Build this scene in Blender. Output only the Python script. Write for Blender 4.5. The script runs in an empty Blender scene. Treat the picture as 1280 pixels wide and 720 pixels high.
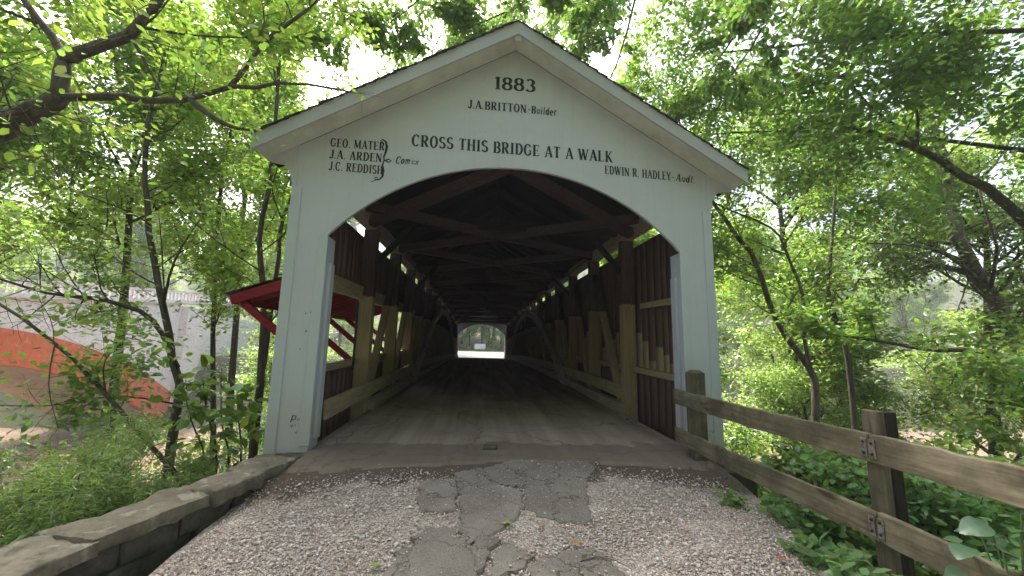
import bpy, bmesh, math, random
import numpy as np
from mathutils import Vector, Matrix
rng = np.random.default_rng(7); random.seed(7)
sc = bpy.context.scene
col = sc.collection

# ------------------------------------------------------------------ camera
pitch, yaw, roll = .1525, .0830, .0203
F = Vector((math.sin(yaw)*math.cos(pitch), math.cos(yaw)*math.cos(pitch), math.sin(pitch)))
R0 = Vector((math.cos(yaw), -math.sin(yaw), 0)); U0 = R0.cross(F)
R = R0*math.cos(roll)+U0*math.sin(roll); U = U0*math.cos(roll)-R0*math.sin(roll)
cd = bpy.data.cameras.new('camera'); cam = bpy.data.objects.new('camera', cd); col.objects.link(cam)
CAM = Vector((-.427, -5.25, 1.245))
m = Matrix((R, U, -F)).transposed().to_4x4(); m.translation = CAM
cam.matrix_world = m
cd.sensor_width = 36; cd.lens = 36*500/1280; cd.clip_start = .05; cd.clip_end = 2000
sc.camera = cam
# ------------------------------------------------------------------ light
SUN_EL, SUN_AZ = math.radians(56), math.radians(-28)     # azimuth from +Y towards +X
w = bpy.data.worlds.new('World'); sc.world = w; w.use_nodes = True
nt = w.node_tree; bg = nt.nodes['Background']
sky = nt.nodes.new('ShaderNodeTexSky'); sky.sky_type = 'NISHITA'; sky.sun_disc = False
sky.sun_elevation = SUN_EL; sky.sun_rotation = SUN_AZ
sky.air_density = 1.; sky.dust_density = 6.0; sky.ozone_density = 1.0
hs = nt.nodes.new('ShaderNodeHueSaturation'); hs.inputs['Saturation'].default_value = .75
nt.links.new(sky.outputs[0], hs.inputs['Color']); nt.links.new(hs.outputs[0], bg.inputs['Color'])
bg.inputs['Strength'].default_value = .15
sd = bpy.data.lights.new('sun', 'SUN'); so = bpy.data.objects.new('sun', sd); col.objects.link(so)
sd.energy = 2.8; sd.angle = math.radians(10); sd.color = (1, .975, .92)
sv = Vector((math.sin(SUN_AZ)*math.cos(SUN_EL), math.cos(SUN_AZ)*math.cos(SUN_EL), math.sin(SUN_EL)))
so.rotation_euler = sv.to_track_quat('Z', 'Y').to_euler(); so.location = sv*60
vs = sc.view_settings; vs.view_transform = 'Standard'; vs.look = 'None'; vs.gamma = 1; vs.use_curve_mapping = False
vs.exposure = 1.98
cy = sc.cycles
cy.use_denoising = True; cy.max_bounces = 8; cy.diffuse_bounces = 6; cy.glossy_bounces = 2
cy.transmission_bounces = 4; cy.transparent_max_bounces = 4; cy.caustics_reflective = False; cy.caustics_refractive = False

# ------------------------------------------------------------------ materials
class N:
    """tiny node helper"""
    def __init__(s, name):
        s.m = bpy.data.materials.new(name); s.m.use_nodes = True; s.t = s.m.node_tree
        s.b = s.t.nodes['Principled BSDF']; s.out = s.t.nodes['Material Output']
    def n(s, typ, **kw):
        o = s.t.nodes.new(typ)
        for k, v in kw.items(): setattr(o, k, v)
        return o
    def l(s, a, b): s.t.links.new(a, b)
    def coord(s, scale=(1, 1, 1), kind='Object'):
        tc = s.n('ShaderNodeTexCoord'); mp = s.n('ShaderNodeMapping'); mp.inputs['Scale'].default_value = scale
        s.l(tc.outputs[kind], mp.inputs['Vector'])
        oi = s.n('ShaderNodeObjectInfo'); mm = s.n('ShaderNodeMath', operation='MULTIPLY'); mm.inputs[1].default_value = 37.
        s.l(oi.outputs['Random'], mm.inputs[0]); s.l(mm.outputs[0], mp.inputs['Location'])
        return mp.outputs[0]
    def noise(s, vec, sc=5., det=5., rough=.6):
        o = s.n('ShaderNodeTexNoise'); o.inputs['Scale'].default_value = sc; o.inputs['Detail'].default_value = det
        o.inputs['Roughness'].default_value = rough; s.l(vec, o.inputs['Vector']); return o.outputs['Fac']
    def ramp(s, fac, stops):
        o = s.n('ShaderNodeValToRGB'); e = o.color_ramp.elements
        while len(e) < len(stops): e.new(.5)
        for k, (p, c) in enumerate(stops):
            e[k].position = p; e[k].color = (*c, 1) if len(c) == 3 else c
        s.l(fac, o.inputs[0]); return o.outputs[0]
    def mix(s, fac, a, b, typ='MIX'):
        o = s.n('ShaderNodeMix', data_type='RGBA', blend_type=typ)
        for sock, v in ((o.inputs[0], fac), (o.inputs[6], a), (o.inputs[7], b)):
            if hasattr(v, 'links'): s.l(v, sock)
            elif isinstance(v, (int, float)): sock.default_value = v
            else: sock.default_value = (*v, 1)
        return o.outputs[2]
    def math(s, op, a, b=0.):
        o = s.n('ShaderNodeMath', operation=op)
        for sock, v in zip(o.inputs, (a, b)):
            if hasattr(v, 'links'): s.l(v, sock)
            else: sock.default_value = v
        return o.outputs[0]
    def bump(s, h, strength=.3, dist=.01):
        o = s.n('ShaderNodeBump'); o.inputs['Strength'].default_value = strength; o.inputs['Distance'].default_value = dist
        s.l(h, o.inputs['Height']); s.l(o.outputs[0], s.b.inputs['Normal'])
    def fin(s, colr, rough=.8, spec=.3):
        if hasattr(colr, 'links'): s.l(colr, s.b.inputs['Base Color'])
        else: s.b.inputs['Base Color'].default_value = (*colr, 1)
        s.b.inputs['Roughness'].default_value = rough; s.b.inputs['Specular IOR Level'].default_value = spec
        return s.m
def sc3(c, k): return tuple(min(1, x*k) for x in c)
def wood(name, c, axis='z', grain=1., paint=None):
    n = N(name); st = {'x': (1.2, 22, 22), 'y': (22, 1.2, 22), 'z': (22, 22, 1.2)}[axis]
    g = n.noise(n.coord(st), 1.6, 6, .65); b = n.noise(n.coord((1, 1, 1)), 1.7, 4)
    cc = n.ramp(g, [(.3, sc3(c, .55)), (.5, c), (.72, sc3(c, 1.35))])
    cc = n.mix(n.math('MULTIPLY', b, .7), cc, sc3(c, .5))
    n.bump(g, .35*grain, .006)
    return n.fin(cc, .85, .2)
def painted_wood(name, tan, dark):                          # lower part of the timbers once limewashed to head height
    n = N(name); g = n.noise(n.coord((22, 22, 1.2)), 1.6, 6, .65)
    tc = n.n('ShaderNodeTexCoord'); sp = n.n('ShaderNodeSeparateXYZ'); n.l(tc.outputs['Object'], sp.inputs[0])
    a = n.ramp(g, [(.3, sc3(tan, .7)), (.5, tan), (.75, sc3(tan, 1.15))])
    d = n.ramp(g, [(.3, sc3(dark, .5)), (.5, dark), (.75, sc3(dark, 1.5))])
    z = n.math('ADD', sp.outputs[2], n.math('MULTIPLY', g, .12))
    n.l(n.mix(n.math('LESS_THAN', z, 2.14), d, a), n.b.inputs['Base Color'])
    n.bump(g, .3, .006); n.b.inputs['Roughness'].default_value = .85; n.b.inputs['Specular IOR Level'].default_value = .2
    return n.m
def leaf(name, cd_, ct, gloss=.06, var=.5):
    n = N(name); t = n.t; t.nodes.remove(n.b)
    at = n.n('ShaderNodeAttribute', attribute_name='rnd')
    k = n.math('ADD', n.math('MULTIPLY', at.outputs['Fac'], var*1.6), 1-var*.8)
    def tint(c):
        v = n.n('ShaderNodeVectorMath', operation='SCALE'); v.inputs[0].default_value = c; n.l(k, v.inputs['Scale'])
        hsv = n.n('ShaderNodeHueSaturation'); n.l(v.outputs[0], hsv.inputs['Color'])
        n.l(n.math('ADD', n.math('MULTIPLY', at.outputs['Fac'], .05), .475), hsv.inputs['Hue']); return hsv.outputs[0]
    d = n.n('ShaderNodeBsdfDiffuse'); tr = n.n('ShaderNodeBsdfTranslucent'); gl = n.n('ShaderNodeBsdfGlossy')
    n.l(tint(cd_), d.inputs['Color']); n.l(tint(ct), tr.inputs['Color'])
    gl.inputs['Roughness'].default_value = .35; gl.inputs['Color'].default_value = (.9, 1, .95, 1)
    a = n.n('ShaderNodeAddShader'); n.l(d.outputs[0], a.inputs[0]); n.l(tr.outputs[0], a.inputs[1])
    mx = n.n('ShaderNodeMixShader'); mx.inputs[0].default_value = gloss
    n.l(a.outputs[0], mx.inputs[1]); n.l(gl.outputs[0], mx.inputs[2]); n.l(mx.outputs[0], n.out.inputs[0])
    return n.m
M = {}
def white_paint(name, base=(.49, .53, .585)):
    n = N(name); v = n.coord((1, 1, 1)); tc = n.n('ShaderNodeTexCoord'); sp = n.n('ShaderNodeSeparateXYZ'); n.l(tc.outputs['Object'], sp.inputs[0])
    b = n.noise(v, 1.3, 5, .65); st = n.noise(n.coord((14, 14, .7)), 1., 5, .7); f = n.noise(n.coord((30, 30, 6)), 3, 3)
    c = n.mix(n.math('MULTIPLY', b, .5), base, sc3(base, .72))
    c = n.mix(n.ramp(st, [(.54, (0, 0, 0)), (.8, (.35, .35, .35))]), c, (.36, .36, .32))
    ax_ = n.math('ABSOLUTE', sp.outputs[0]); ev = n.math('ADD', n.math('ADD', sp.outputs[2], n.math('MULTIPLY', ax_, .6)), n.math('MULTIPLY', b, .55))
    c = n.mix(n.ramp(n.math('MULTIPLY', ev, .1), [(.555, (0, 0, 0)), (.585, (.38, .38, .38))]), c, (.27, .25, .21))
    spl = n.noise(n.coord((1, 1, 1)), 16, 3, .6)
    c = n.mix(n.ramp(spl, [(.69, (0, 0, 0)), (.74, (.5, .5, .5))]), c, (.36, .35, .32))
    sx = n.n('ShaderNodeSeparateXYZ')                              # mud splashed up from the road, worn in along the foot
    low = n.math('ADD', sp.outputs[2], n.math('MULTIPLY', b, -.9))
    c = n.mix(n.ramp(n.math('MULTIPLY_ADD', low, -1.6), [(0., (0, 0, 0)), (.75, (.5, .5, .5))]), c, (.42, .38, .32))
    brd = n.n('ShaderNodeMath', operation='FRACT'); n.l(n.math('MULTIPLY', sp.outputs[0], 1/.29), brd.inputs[0])
    seam = n.math('LESS_THAN', brd.outputs[0], .016)
    n.bump(n.math('SUBTRACT', n.math('MULTIPLY', f, .3), n.math('MULTIPLY', seam, .25)), .25, .004)
    c = n.mix(n.math('MULTIPLY', seam, .06), c, (.25, .26, .25))
    return n.fin(c, .55, .35)
M['white'] = white_paint('white_paint'); M['trim'] = white_paint('trim_paint', (.47, .515, .565))
n = N('soffit_paint'); b_ = n.noise(n.coord((1, 1, 1)), 2.2, 5, .7)
M['soffit'] = n.fin(n.ramp(b_, [(.35, (.62, .63, .58)), (.6, (.5, .5, .46)), (.8, (.32, .29, .25))]), .7, .3)
n = N('black_letter_paint'); b_ = n.noise(n.coord((1, 1, 1)), 16, 5, .7); M['ink'] = n.fin(n.ramp(b_, [(.45, (.012, .014, .016)), (.7, (.06, .066, .066)), (.8, (.14, .15, .15))]), .6, .3)
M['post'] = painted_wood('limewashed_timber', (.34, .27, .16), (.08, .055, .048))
M['timber'] = wood('old_timber', (.38, .31, .26), 'y'); M['timberx'] = wood('old_timber_across', (.075, .05, .05), 'x')
M['arch'] = wood('arch_timber', (.5, .42, .37), 'y')
M['tan_y'] = wood('limewashed_plank', (.40, .325, .2), 'y', .6)
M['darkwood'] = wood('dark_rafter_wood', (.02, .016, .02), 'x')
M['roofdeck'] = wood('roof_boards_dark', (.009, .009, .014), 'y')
M['red'] = wood('red_paint_wood', (.30, .022, .035), 'x', .4); M['red_in'] = wood('dark_red_wood', (.1, .02, .022), 'z', .6)
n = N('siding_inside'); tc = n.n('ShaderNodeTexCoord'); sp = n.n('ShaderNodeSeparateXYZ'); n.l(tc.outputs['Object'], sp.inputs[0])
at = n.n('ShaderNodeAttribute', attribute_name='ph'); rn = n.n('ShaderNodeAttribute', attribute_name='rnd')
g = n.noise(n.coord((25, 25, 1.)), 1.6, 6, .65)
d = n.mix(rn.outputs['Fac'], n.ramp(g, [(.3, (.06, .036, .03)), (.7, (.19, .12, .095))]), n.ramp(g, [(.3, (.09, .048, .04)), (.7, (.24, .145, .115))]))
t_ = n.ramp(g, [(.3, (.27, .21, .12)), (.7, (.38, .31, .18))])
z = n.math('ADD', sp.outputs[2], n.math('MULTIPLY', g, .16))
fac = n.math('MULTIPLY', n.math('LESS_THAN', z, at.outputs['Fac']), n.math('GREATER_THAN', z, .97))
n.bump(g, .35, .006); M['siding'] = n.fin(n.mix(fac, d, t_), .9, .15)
M['shingle'] = None
n = N('dark_shingles'); v = n.coord((1, 1, 1)); b_ = n.noise(v, 9, 5)
M['shingle'] = n.fin(n.ramp(b_, [(.3, (.025, .025, .026)), (.6, (.06, .058, .055)), (.8, (.05, .065, .035))]), .9, .2)
n = N('weathered_rail'); g = n.noise(n.coord((18, 1.1, 18)), 1.8, 7, .7); b_ = n.noise(n.coord((1, 1, 1)), 2.3, 5, .7)
c = n.ramp(g, [(.28, (.085, .07, .045)), (.5, (.2, .17, .112)), (.75, (.3, .262, .185))])
c = n.mix(n.ramp(b_, [(.42, (0, 0, 0)), (.62, (.75, .75, .75))]), c, (.06, .052, .036))
ms_ = n.noise(n.coord((1, .6, 1.5)), 4.5, 5, .7); c = n.mix(n.ramp(ms_, [(.55, (0, 0, 0)), (.68, (.6, .6, .6))]), c, (.12, .12, .065))
kn = n.noise(n.coord((1, .35, 1)), 7, 2, .5); c = n.mix(n.ramp(kn, [(.68, (0, 0, 0)), (.73, (.8, .8, .8))]), c, (.05, .036, .022))
n.bump(g, .5, .006); M['rail'] = n.fin(c, .88, .15)
n = N('weathered_post'); g = n.noise(n.coord((18, 18, 1.1)), 1.8, 7, .7); b_ = n.noise(n.coord((1, 1, 1)), 3, 5, .7)
c = n.ramp(g, [(.28, (.06, .05, .032)), (.5, (.14, .118, .078)), (.75, (.22, .19, .135))])
c = n.mix(n.ramp(b_, [(.4, (0, 0, 0)), (.65, (.8, .8, .8))]), c, (.05, .05, .034))
n.bump(g, .5, .006); M['fpost'] = n.fin(c, .88, .15)
n = N('tarred_post'); g = n.noise(n.coord((18, 18, 1.1)), 1.8, 7, .7); n.bump(g, .5, .006)
M['tar'] = n.fin(n.ramp(g, [(.35, (.012, .011, .01)), (.7, (.05, .042, .034))]), .9, .15)  # near-black wood colour standing in for the shaded face of a post
n = N('galvanised_plate'); n.b.inputs['Metallic'].default_value = .6; b_ = n.noise(n.coord(), 30, 4)
M['plate'] = n.fin(n.ramp(b_, [(.4, (.16, .13, .1)), (.6, (.3, .29, .27))]), .55, .4)
def stone(name, c1, c2, lichen, s=1.):
    n = N(name); v = n.coord((1, 1, 1)); a = n.noise(v, 3.2*s, 7, .7); f = n.noise(v, 34*s, 5, .7); q = n.noise(v, 5.3*s, 4, .6)
    c = n.ramp(a, [(.3, c1), (.65, c2)]); c = n.mix(n.math('MULTIPLY', f, .6), c, sc3(c1, .5))
    c = n.mix(n.ramp(q, [(.57, (0, 0, 0)), (.63, (.7, .7, .7))]), c, lichen)
    q2 = n.noise(v, 9*s, 6, .7); c = n.mix(n.ramp(q2, [(.54, (0, 0, 0)), (.66, (.7, .7, .7))]), c, sc3(c1, .55))
    n.bump(n.math('ADD', a, n.math('MULTIPLY', f, .6)), .7, .02); return n.fin(c, .9, .2)
M['cap'] = stone('coping_stone', (.13, .11, .08), (.28, .245, .19), (.33, .31, .25))
M['wallstone'] = stone('wall_stone', (.06, .056, .042), (.15, .135, .105), (.06, .07, .032))
M['concrete'] = stone('pale_concrete', (.62, .59, .56), (.78, .76, .73), (.5, .46, .42), .5)
M['rust'] = stone('red_stained_concrete', (.46, .09, .025), (.64, .165, .05), (.46, .19, .1), .6)
M['tanc'] = stone('tan_concrete', (.34, .25, .18), (.45, .35, .27), (.26, .2, .15), .25)
n = N('asphalt'); v = n.coord((1, 1, 1)); a = n.noise(v, 2.1, 6, .65); vo = n.n('ShaderNodeTexVoronoi'); vo.inputs['Scale'].default_value = 230; n.l(v, vo.inputs['Vector'])
rr = n.n('ShaderNodeSeparateColor'); n.l(vo.outputs['Color'], rr.inputs[0])
c = n.ramp(a, [(.3, (.18, .15, .128)), (.55, (.27, .232, .2)), (.75, (.36, .31, .27))])
c = n.mix(n.ramp(rr.outputs[0], [(.86, (0, 0, 0)), (.97, (.6, .6, .6))]), c, (.42, .38, .34))
c = n.mix(n.ramp(rr.outputs[1], [(.75, (0, 0, 0)), (.9, (.6, .6, .6))]), c, (.05, .048, .045))
ds = n.n('ShaderNodeMix', data_type='VECTOR'); nz_ = n.n('ShaderNodeTexNoise'); nz_.inputs['Scale'].default_value = 7; nz_.inputs['Detail'].default_value = 5; n.l(v, nz_.inputs['Vector']); ds.inputs[0].default_value = .22; n.l(v, ds.inputs[4]); n.l(nz_.outputs['Color'], ds.inputs[5])
cv = n.n('ShaderNodeTexVoronoi', feature='DISTANCE_TO_EDGE'); cv.inputs['Scale'].default_value = 2.1; n.l(ds.outputs[1], cv.inputs['Vector'])
c = n.mix(n.ramp(cv.outputs['Distance'], [(.003, (.8, .8, .8)), (.013, (0, 0, 0))]), c, (.05, .05, .03))
c2 = n.noise(v, 7.5, 6, .7); c = n.mix(n.ramp(c2, [(.6, (0, 0, 0)), (.75, (.45, .45, .45))]), c, (.30, .265, .23))
n.bump(n.math('ADD', vo.outputs['Distance'], a), .6, .006); M['asphalt'] = n.fin(c, .85, .3)
n = N('bridge_deck_dirt'); v = n.coord((1, 1, 1)); a = n.noise(v, .9, 6, .65); f = n.noise(v, 40, 5, .7); ln = n.noise(n.coord((3.5, .22, 1)), 1.3, 5, .6)
tc = n.n('ShaderNodeTexCoord'); sp = n.n('ShaderNodeSeparateXYZ'); n.l(tc.outputs['Object'], sp.inputs[0])
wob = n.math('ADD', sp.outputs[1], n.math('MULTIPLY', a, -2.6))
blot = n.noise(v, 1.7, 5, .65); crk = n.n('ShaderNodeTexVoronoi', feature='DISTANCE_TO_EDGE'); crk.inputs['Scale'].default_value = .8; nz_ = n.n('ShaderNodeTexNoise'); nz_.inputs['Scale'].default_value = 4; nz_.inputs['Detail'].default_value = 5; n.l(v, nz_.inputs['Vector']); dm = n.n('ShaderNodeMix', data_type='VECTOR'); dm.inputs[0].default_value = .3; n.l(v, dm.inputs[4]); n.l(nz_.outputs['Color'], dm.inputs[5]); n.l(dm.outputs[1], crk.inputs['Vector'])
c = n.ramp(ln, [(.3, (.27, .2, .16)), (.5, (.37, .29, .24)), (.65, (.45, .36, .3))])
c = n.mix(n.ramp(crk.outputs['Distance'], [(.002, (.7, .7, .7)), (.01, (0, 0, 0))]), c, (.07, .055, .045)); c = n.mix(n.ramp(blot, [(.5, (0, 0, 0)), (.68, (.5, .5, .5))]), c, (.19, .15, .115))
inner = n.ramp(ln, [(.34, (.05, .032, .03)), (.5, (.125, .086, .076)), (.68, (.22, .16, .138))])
c = n.mix(n.ramp(n.math('MULTIPLY', wob, .2), [(.15, (0, 0, 0)), (.75, (1, 1, 1))]), c, inner)   # lighter brown near the entrance, darker brown further in
edge = n.math('ADD', sp.outputs[1], n.math('MULTIPLY', blot, -.9)); c = n.mix(n.ramp(n.math('MULTIPLY_ADD', edge, -2.2), [(.85, (0, 0, 0)), (1.3, (.7, .7, .7))]), c, (.16, .12, .092))
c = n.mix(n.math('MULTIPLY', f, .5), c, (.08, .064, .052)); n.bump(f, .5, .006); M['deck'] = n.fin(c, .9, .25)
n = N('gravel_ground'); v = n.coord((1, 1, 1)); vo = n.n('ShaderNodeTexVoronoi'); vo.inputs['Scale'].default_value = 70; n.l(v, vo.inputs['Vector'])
rr = n.n('ShaderNodeSeparateColor'); n.l(vo.outputs['Color'], rr.inputs[0]); a = n.noise(v, 1.1, 6, .65); mu = n.noise(v, 2.3, 4, .6)
c = n.ramp(rr.outputs[0], [(.0, (.22, .17, .14)), (.4, (.42, .345, .3)), (.75, (.58, .5, .45)), (1., (.72, .66, .61))])
c = n.mix(n.math('MULTIPLY', a, .45), c, (.17, .135, .115))
tc = n.n('ShaderNodeTexCoord'); sp = n.n('ShaderNodeSeparateXYZ'); n.l(tc.outputs['Object'], sp.inputs[0])
yy = n.math('ADD', n.math('ADD', sp.outputs[1], 1.05), n.math('MULTIPLY', mu, .9))   # band of damp mud where the gravel meets the deck
band = n.ramp(yy, [(.32, (0, 0, 0)), (.5, (.95, .95, .95)), (.95, (.95, .95, .95))])
c = n.mix(band, c, n.ramp(n.noise(v, 22, 5, .7), [(.3, (.075, .05, .038)), (.7, (.145, .105, .082))]))
n.bump(vo.outputs['Distance'], .8, .012); M['gravel'] = n.fin(c, .9, .25)
n = N('gravel_stone'); rn = n.n('ShaderNodeAttribute', attribute_name='rnd')
M['pebble'] = n.fin(n.ramp(rn.outputs['Fac'], [(0, (.32, .25, .21)), (.2, (.48, .39, .345)), (.5, (.63, .51, .47)), (.8, (.72, .61, .57)), (.93, (.86, .79, .76)), (1, (.42, .23, .17))]), .85, .3)
n = N('forest_soil'); v = n.coord((1, 1, 1)); a = n.noise(v, .5, 6, .65); f = n.noise(v, 12, 6, .7)
c = n.ramp(f, [(.35, (.04, .036, .02)), (.55, (.075, .085, .035)), (.7, (.12, .095, .06))])
tc = n.n('ShaderNodeTexCoord'); sp = n.n('ShaderNodeSeparateXYZ'); n.l(tc.outputs['Object'], sp.inputs[0])
c = n.mix(n.ramp(n.math('MULTIPLY_ADD', sp.outputs[2], -.5), [(0, (0, 0, 0)), (1, (0, 0, 0))]), c, (.3, .22, .16))
mud = n.math('LESS_THAN', n.math('ADD', sp.outputs[2], n.math('MULTIPLY', a, 1.6)), -4.9); c = n.mix(mud, c, (.27, .2, .145))
n.bump(f, .7, .05); M['soil'] = n.fin(c, .95, .1)
n = N('muddy_water'); v = n.coord((1, 1, 1)); a = n.noise(v, 1.4, 4, .6); n.bump(a, .35, .15)
M['water'] = n.fin((.27, .185, .13), .08, .5)
n = N('bark'); g = n.noise(n.coord((7, 7, 1.1)), 2.2, 7, .7); b_ = n.noise(n.coord(), 1.5, 4)
c = n.ramp(g, [(.32, (.04, .032, .025)), (.55, (.12, .098, .078)), (.75, (.21, .18, .15))]); c = n.mix(n.math('MULTIPLY', b_, .4), c, (.06, .07, .045))
n.bump(g, .7, .02); M['bark'] = n.fin(c, .9, .15)
n = N('grey_bark'); g = n.noise(n.coord((6, 6, 1.6)), 2.2, 7, .7)
n.bump(g, .7, .02); M['gbark'] = n.fin(n.ramp(g, [(.32, (.06, .05, .04)), (.55, (.15, .125, .1)), (.75, (.28, .25, .21))]), .9, .15)
M['leafL'] = leaf('leaf_light', (0.088, 0.139, 0.028), (0.195, 0.286, 0.035))
M['leafM'] = leaf('leaf_mid', (0.080, 0.127, 0.029), (0.157, 0.238, 0.035))
M['leafD'] = leaf('leaf_dark', (0.064, 0.106, 0.026), (0.119, 0.190, 0.028))
M['leafP'] = leaf('leaf_far', (0.090, 0.131, 0.034), (0.213, 0.298, 0.050))
M['leafB'] = leaf('leaf_blue_green', (.11, .175, .075), (.16, .25, .065), .03)
M['leafG'] = leaf('leaf_broad_green', (.05, .1, .05), (.045, .085, .03), .05)
M['leafF'] = leaf('leaf_feathery', (0.085, 0.129, 0.033), (0.169, 0.232, 0.038))
n = N('dry_leaf'); M['dryleaf'] = n.fin(n.ramp(n.noise(n.coord(), 25, 4), [(.3, (.34, .2, .075)), (.7, (.5, .35, .15))]), .7, .3)
n = N('fresh_leaf'); M['greenleaf'] = n.fin(n.ramp(n.noise(n.coord(), 25, 4), [(.3, (.22, .26, .06)), (.7, (.34, .38, .11))]), .6, .3)
n = N('brown_leaf'); M['redleaf'] = n.fin(n.ramp(n.noise(n.coord(), 25, 4), [(.3, (.28, .1, .05)), (.7, (.42, .18, .1))]), .7, .3)
n = N('sign_board'); M['sign'] = n.fin(n.ramp(n.noise(n.coord(), 3, 4), [(.3, (.46, .48, .52)), (.7, (.6, .62, .66))]), .6, .3)
n = N('iron'); n.b.inputs['Metallic'].default_value = .7; M['iron'] = n.fin((.05, .045, .045), .6, .4)
n = N('block_grey'); M['block'] = n.fin(n.ramp(n.noise(n.coord(), 6, 5), [(.3, (.15, .17, .2)), (.7, (.25, .28, .32))]), .8, .3)

# ------------------------------------------------------------------ mesh helpers
def tag(o, label=None, cat=None, group=None, kind=None):
    for k, v in (('label', label), ('category', cat), ('group', group), ('kind', kind)):
        if v: o[k] = v
    return o
def empty(name, loc=(0, 0, 0), rz=0):
    o = bpy.data.objects.new(name, None); o.empty_display_size = .2; col.objects.link(o); o.location = loc; o.rotation_euler.z = rz; return o
class MB:
    def __init__(s): s.v = []; s.f = []
    def add(s, vs, fs):
        b = len(s.v); s.v += [tuple(x) for x in vs]; s.f += [tuple(i+b for i in f) for f in fs]
    def box(s, a, b):
        (x0, y0, z0), (x1, y1, z1) = a, b
        s.add([(x0, y0, z0), (x1, y0, z0), (x1, y1, z0), (x0, y1, z0), (x0, y0, z1), (x1, y0, z1), (x1, y1, z1), (x0, y1, z1)],
              [(3, 2, 1, 0), (4, 5, 6, 7), (0, 1, 5, 4), (1, 2, 6, 5), (2, 3, 7, 6), (3, 0, 4, 7)])
    def beam(s, p, q, wd, ht, up=(0, 0, 1)):
        p, q = Vector(p), Vector(q); d = (q-p).normalized(); up = Vector(up)
        sx = d.cross(up).normalized()*wd/2; sz = sx.cross(d).normalized()*ht/2
        vs = [c+a*sx+b*sz for c in (p, q) for a, b in ((-1, -1), (1, -1), (1, 1), (-1, 1))]
        s.add(vs, [(3, 2, 1, 0), (4, 5, 6, 7), (0, 1, 5, 4), (1, 2, 6, 5), (2, 3, 7, 6), (3, 0, 4, 7)])
    def tube(s, pts, radii, k=7):
        pts = [Vector(p) for p in pts]; b = len(s.v); nrm = Vector((.31, .2, .93))
        for i, p in enumerate(pts):
            d = (pts[min(i+1, len(pts)-1)]-pts[max(i-1, 0)]).normalized()
            a = d.cross(nrm)
            if a.length < .2: a = d.cross(Vector((1, 0, 0)))
            a.normalize(); c = d.cross(a)
            for j in range(k):
                t = 2*math.pi*j/k; s.v.append(tuple(p+(a*math.cos(t)+c*math.sin(t))*radii[i]))
        for i in range(len(pts)-1):
            for j in range(k):
                s.f.append((b+i*k+j, b+i*k+(j+1) % k, b+(i+1)*k+(j+1) % k, b+(i+1)*k+j))
        s.f.append(tuple(b+j for j in reversed(range(k)))); s.f.append(tuple(b+(len(pts)-1)*k+j for j in range(k)))
    def build(s, name, mat, parent=None, loc=None, smooth=False, bevel=0):
        me = bpy.data.meshes.new(name); me.from_pydata(s.v, [], s.f); me.materials.append(mat)
        if smooth: me.shade_smooth()
        o = bpy.data.objects.new(name, me); col.objects.link(o)
        if parent: o.parent = parent
        if loc: o.location = loc
        if bevel:
            md = o.modifiers.new('bevel', 'BEVEL'); md.width = bevel; md.segments = 2; md.limit_method = 'ANGLE'
        return o
def np_mesh(name, V, Q, mat, parent=None, attrs=None, smooth=False):
    """V (n,3), Q (m,k) faces of equal size"""
    me = bpy.data.meshes.new(name); k = Q.shape[1]
    me.vertices.add(len(V)); me.vertices.foreach_set('co', np.ascontiguousarray(V, np.float32).ravel())
    me.loops.add(Q.size); me.loops.foreach_set('vertex_index', np.ascontiguousarray(Q, np.int32).ravel())
    me.polygons.add(len(Q)); me.polygons.foreach_set('loop_start', np.arange(0, Q.size, k, dtype=np.int32))
    me.polygons.foreach_set('loop_total', np.full(len(Q), k, np.int32))
    if smooth: me.polygons.foreach_set('use_smooth', np.ones(len(Q), bool))
    for an, av in (attrs or {}).items():
        a = me.attributes.new(an, 'FLOAT', 'POINT'); a.data.foreach_set('value', np.ascontiguousarray(av, np.float32))
    me.update(calc_edges=True); me.materials.append(mat)
    o = bpy.data.objects.new(name, me); col.objects.link(o)
    if parent: o.parent = parent
    return o
def copy_tree(o, parent=None):
    c = o.copy(); col.objects.link(c); c.parent = parent
    for ch in list(o.children): copy_tree(ch, c)
    return c
def vnoise(P, s, seed=0):
    """cheap smooth value: sum of sines"""
    r = np.random.default_rng(seed); o = 0
    for k in range(5):
        d = r.normal(size=3)*s*(1.6**k); o = o+np.sin(P@d+r.uniform(0, 6.28))/(1.5**k)
    return o/2.2

# ------------------------------------------------------------------ terrain
L = 36.7
def road_c(y): return np.interp(y, [-40, -6, -3.5, -2, -.8, 0, 1], [-1.2, -.32, -.24, -.12, -.01, 0, 0])
def bank(y): return np.interp(y, [-60, -4, -1, 3, 9, 10.5, 12, 29, 31, 35, 37.5, 60, 90, 200], [-1, -.7, -.75, -2.6, -6.0, -6.5, -7, -7, -6.0, -3.2, -.1, .7, 6, 45])
def tz(x, y):
    ax = np.abs(x); b = bank(y)
    near = np.clip((1.5-y)/2, 0, 1)
    side = np.where(x > 0, np.interp(ax, [2.5, 3.2, 7, 14, 60], [.35, 0, -1.3, -2.7, -2.2]), np.interp(ax, [3.0, 3.6, 7, 14, 60], [.1, 0, -1.0, -2.4, -1.5]))
    h = b+side*np.clip((9-y)/6, 0, 1)
    h = h+np.where(y < 9, .12*np.sin(x*1.3+y*.7)*np.clip((ax-3)/2, 0, 1), 0)
    rd = road_c(y)-.16-np.clip(ax-1.2, 0, 3)*.08                       # buried under the gravel sheet
    h = np.where((y < .6) & (ax < 2.75), np.minimum(rd-.04, 9), h)
    far_rd = .33+(y-36.7)*.021
    k = np.clip((4.5-ax)/1.5, 0, 1)*np.clip((y-36.2)/.4, 0, 1)*np.clip((64-y)/8, 0, 1)
    return h*(1-k)+(far_rd-.06)*k
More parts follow.
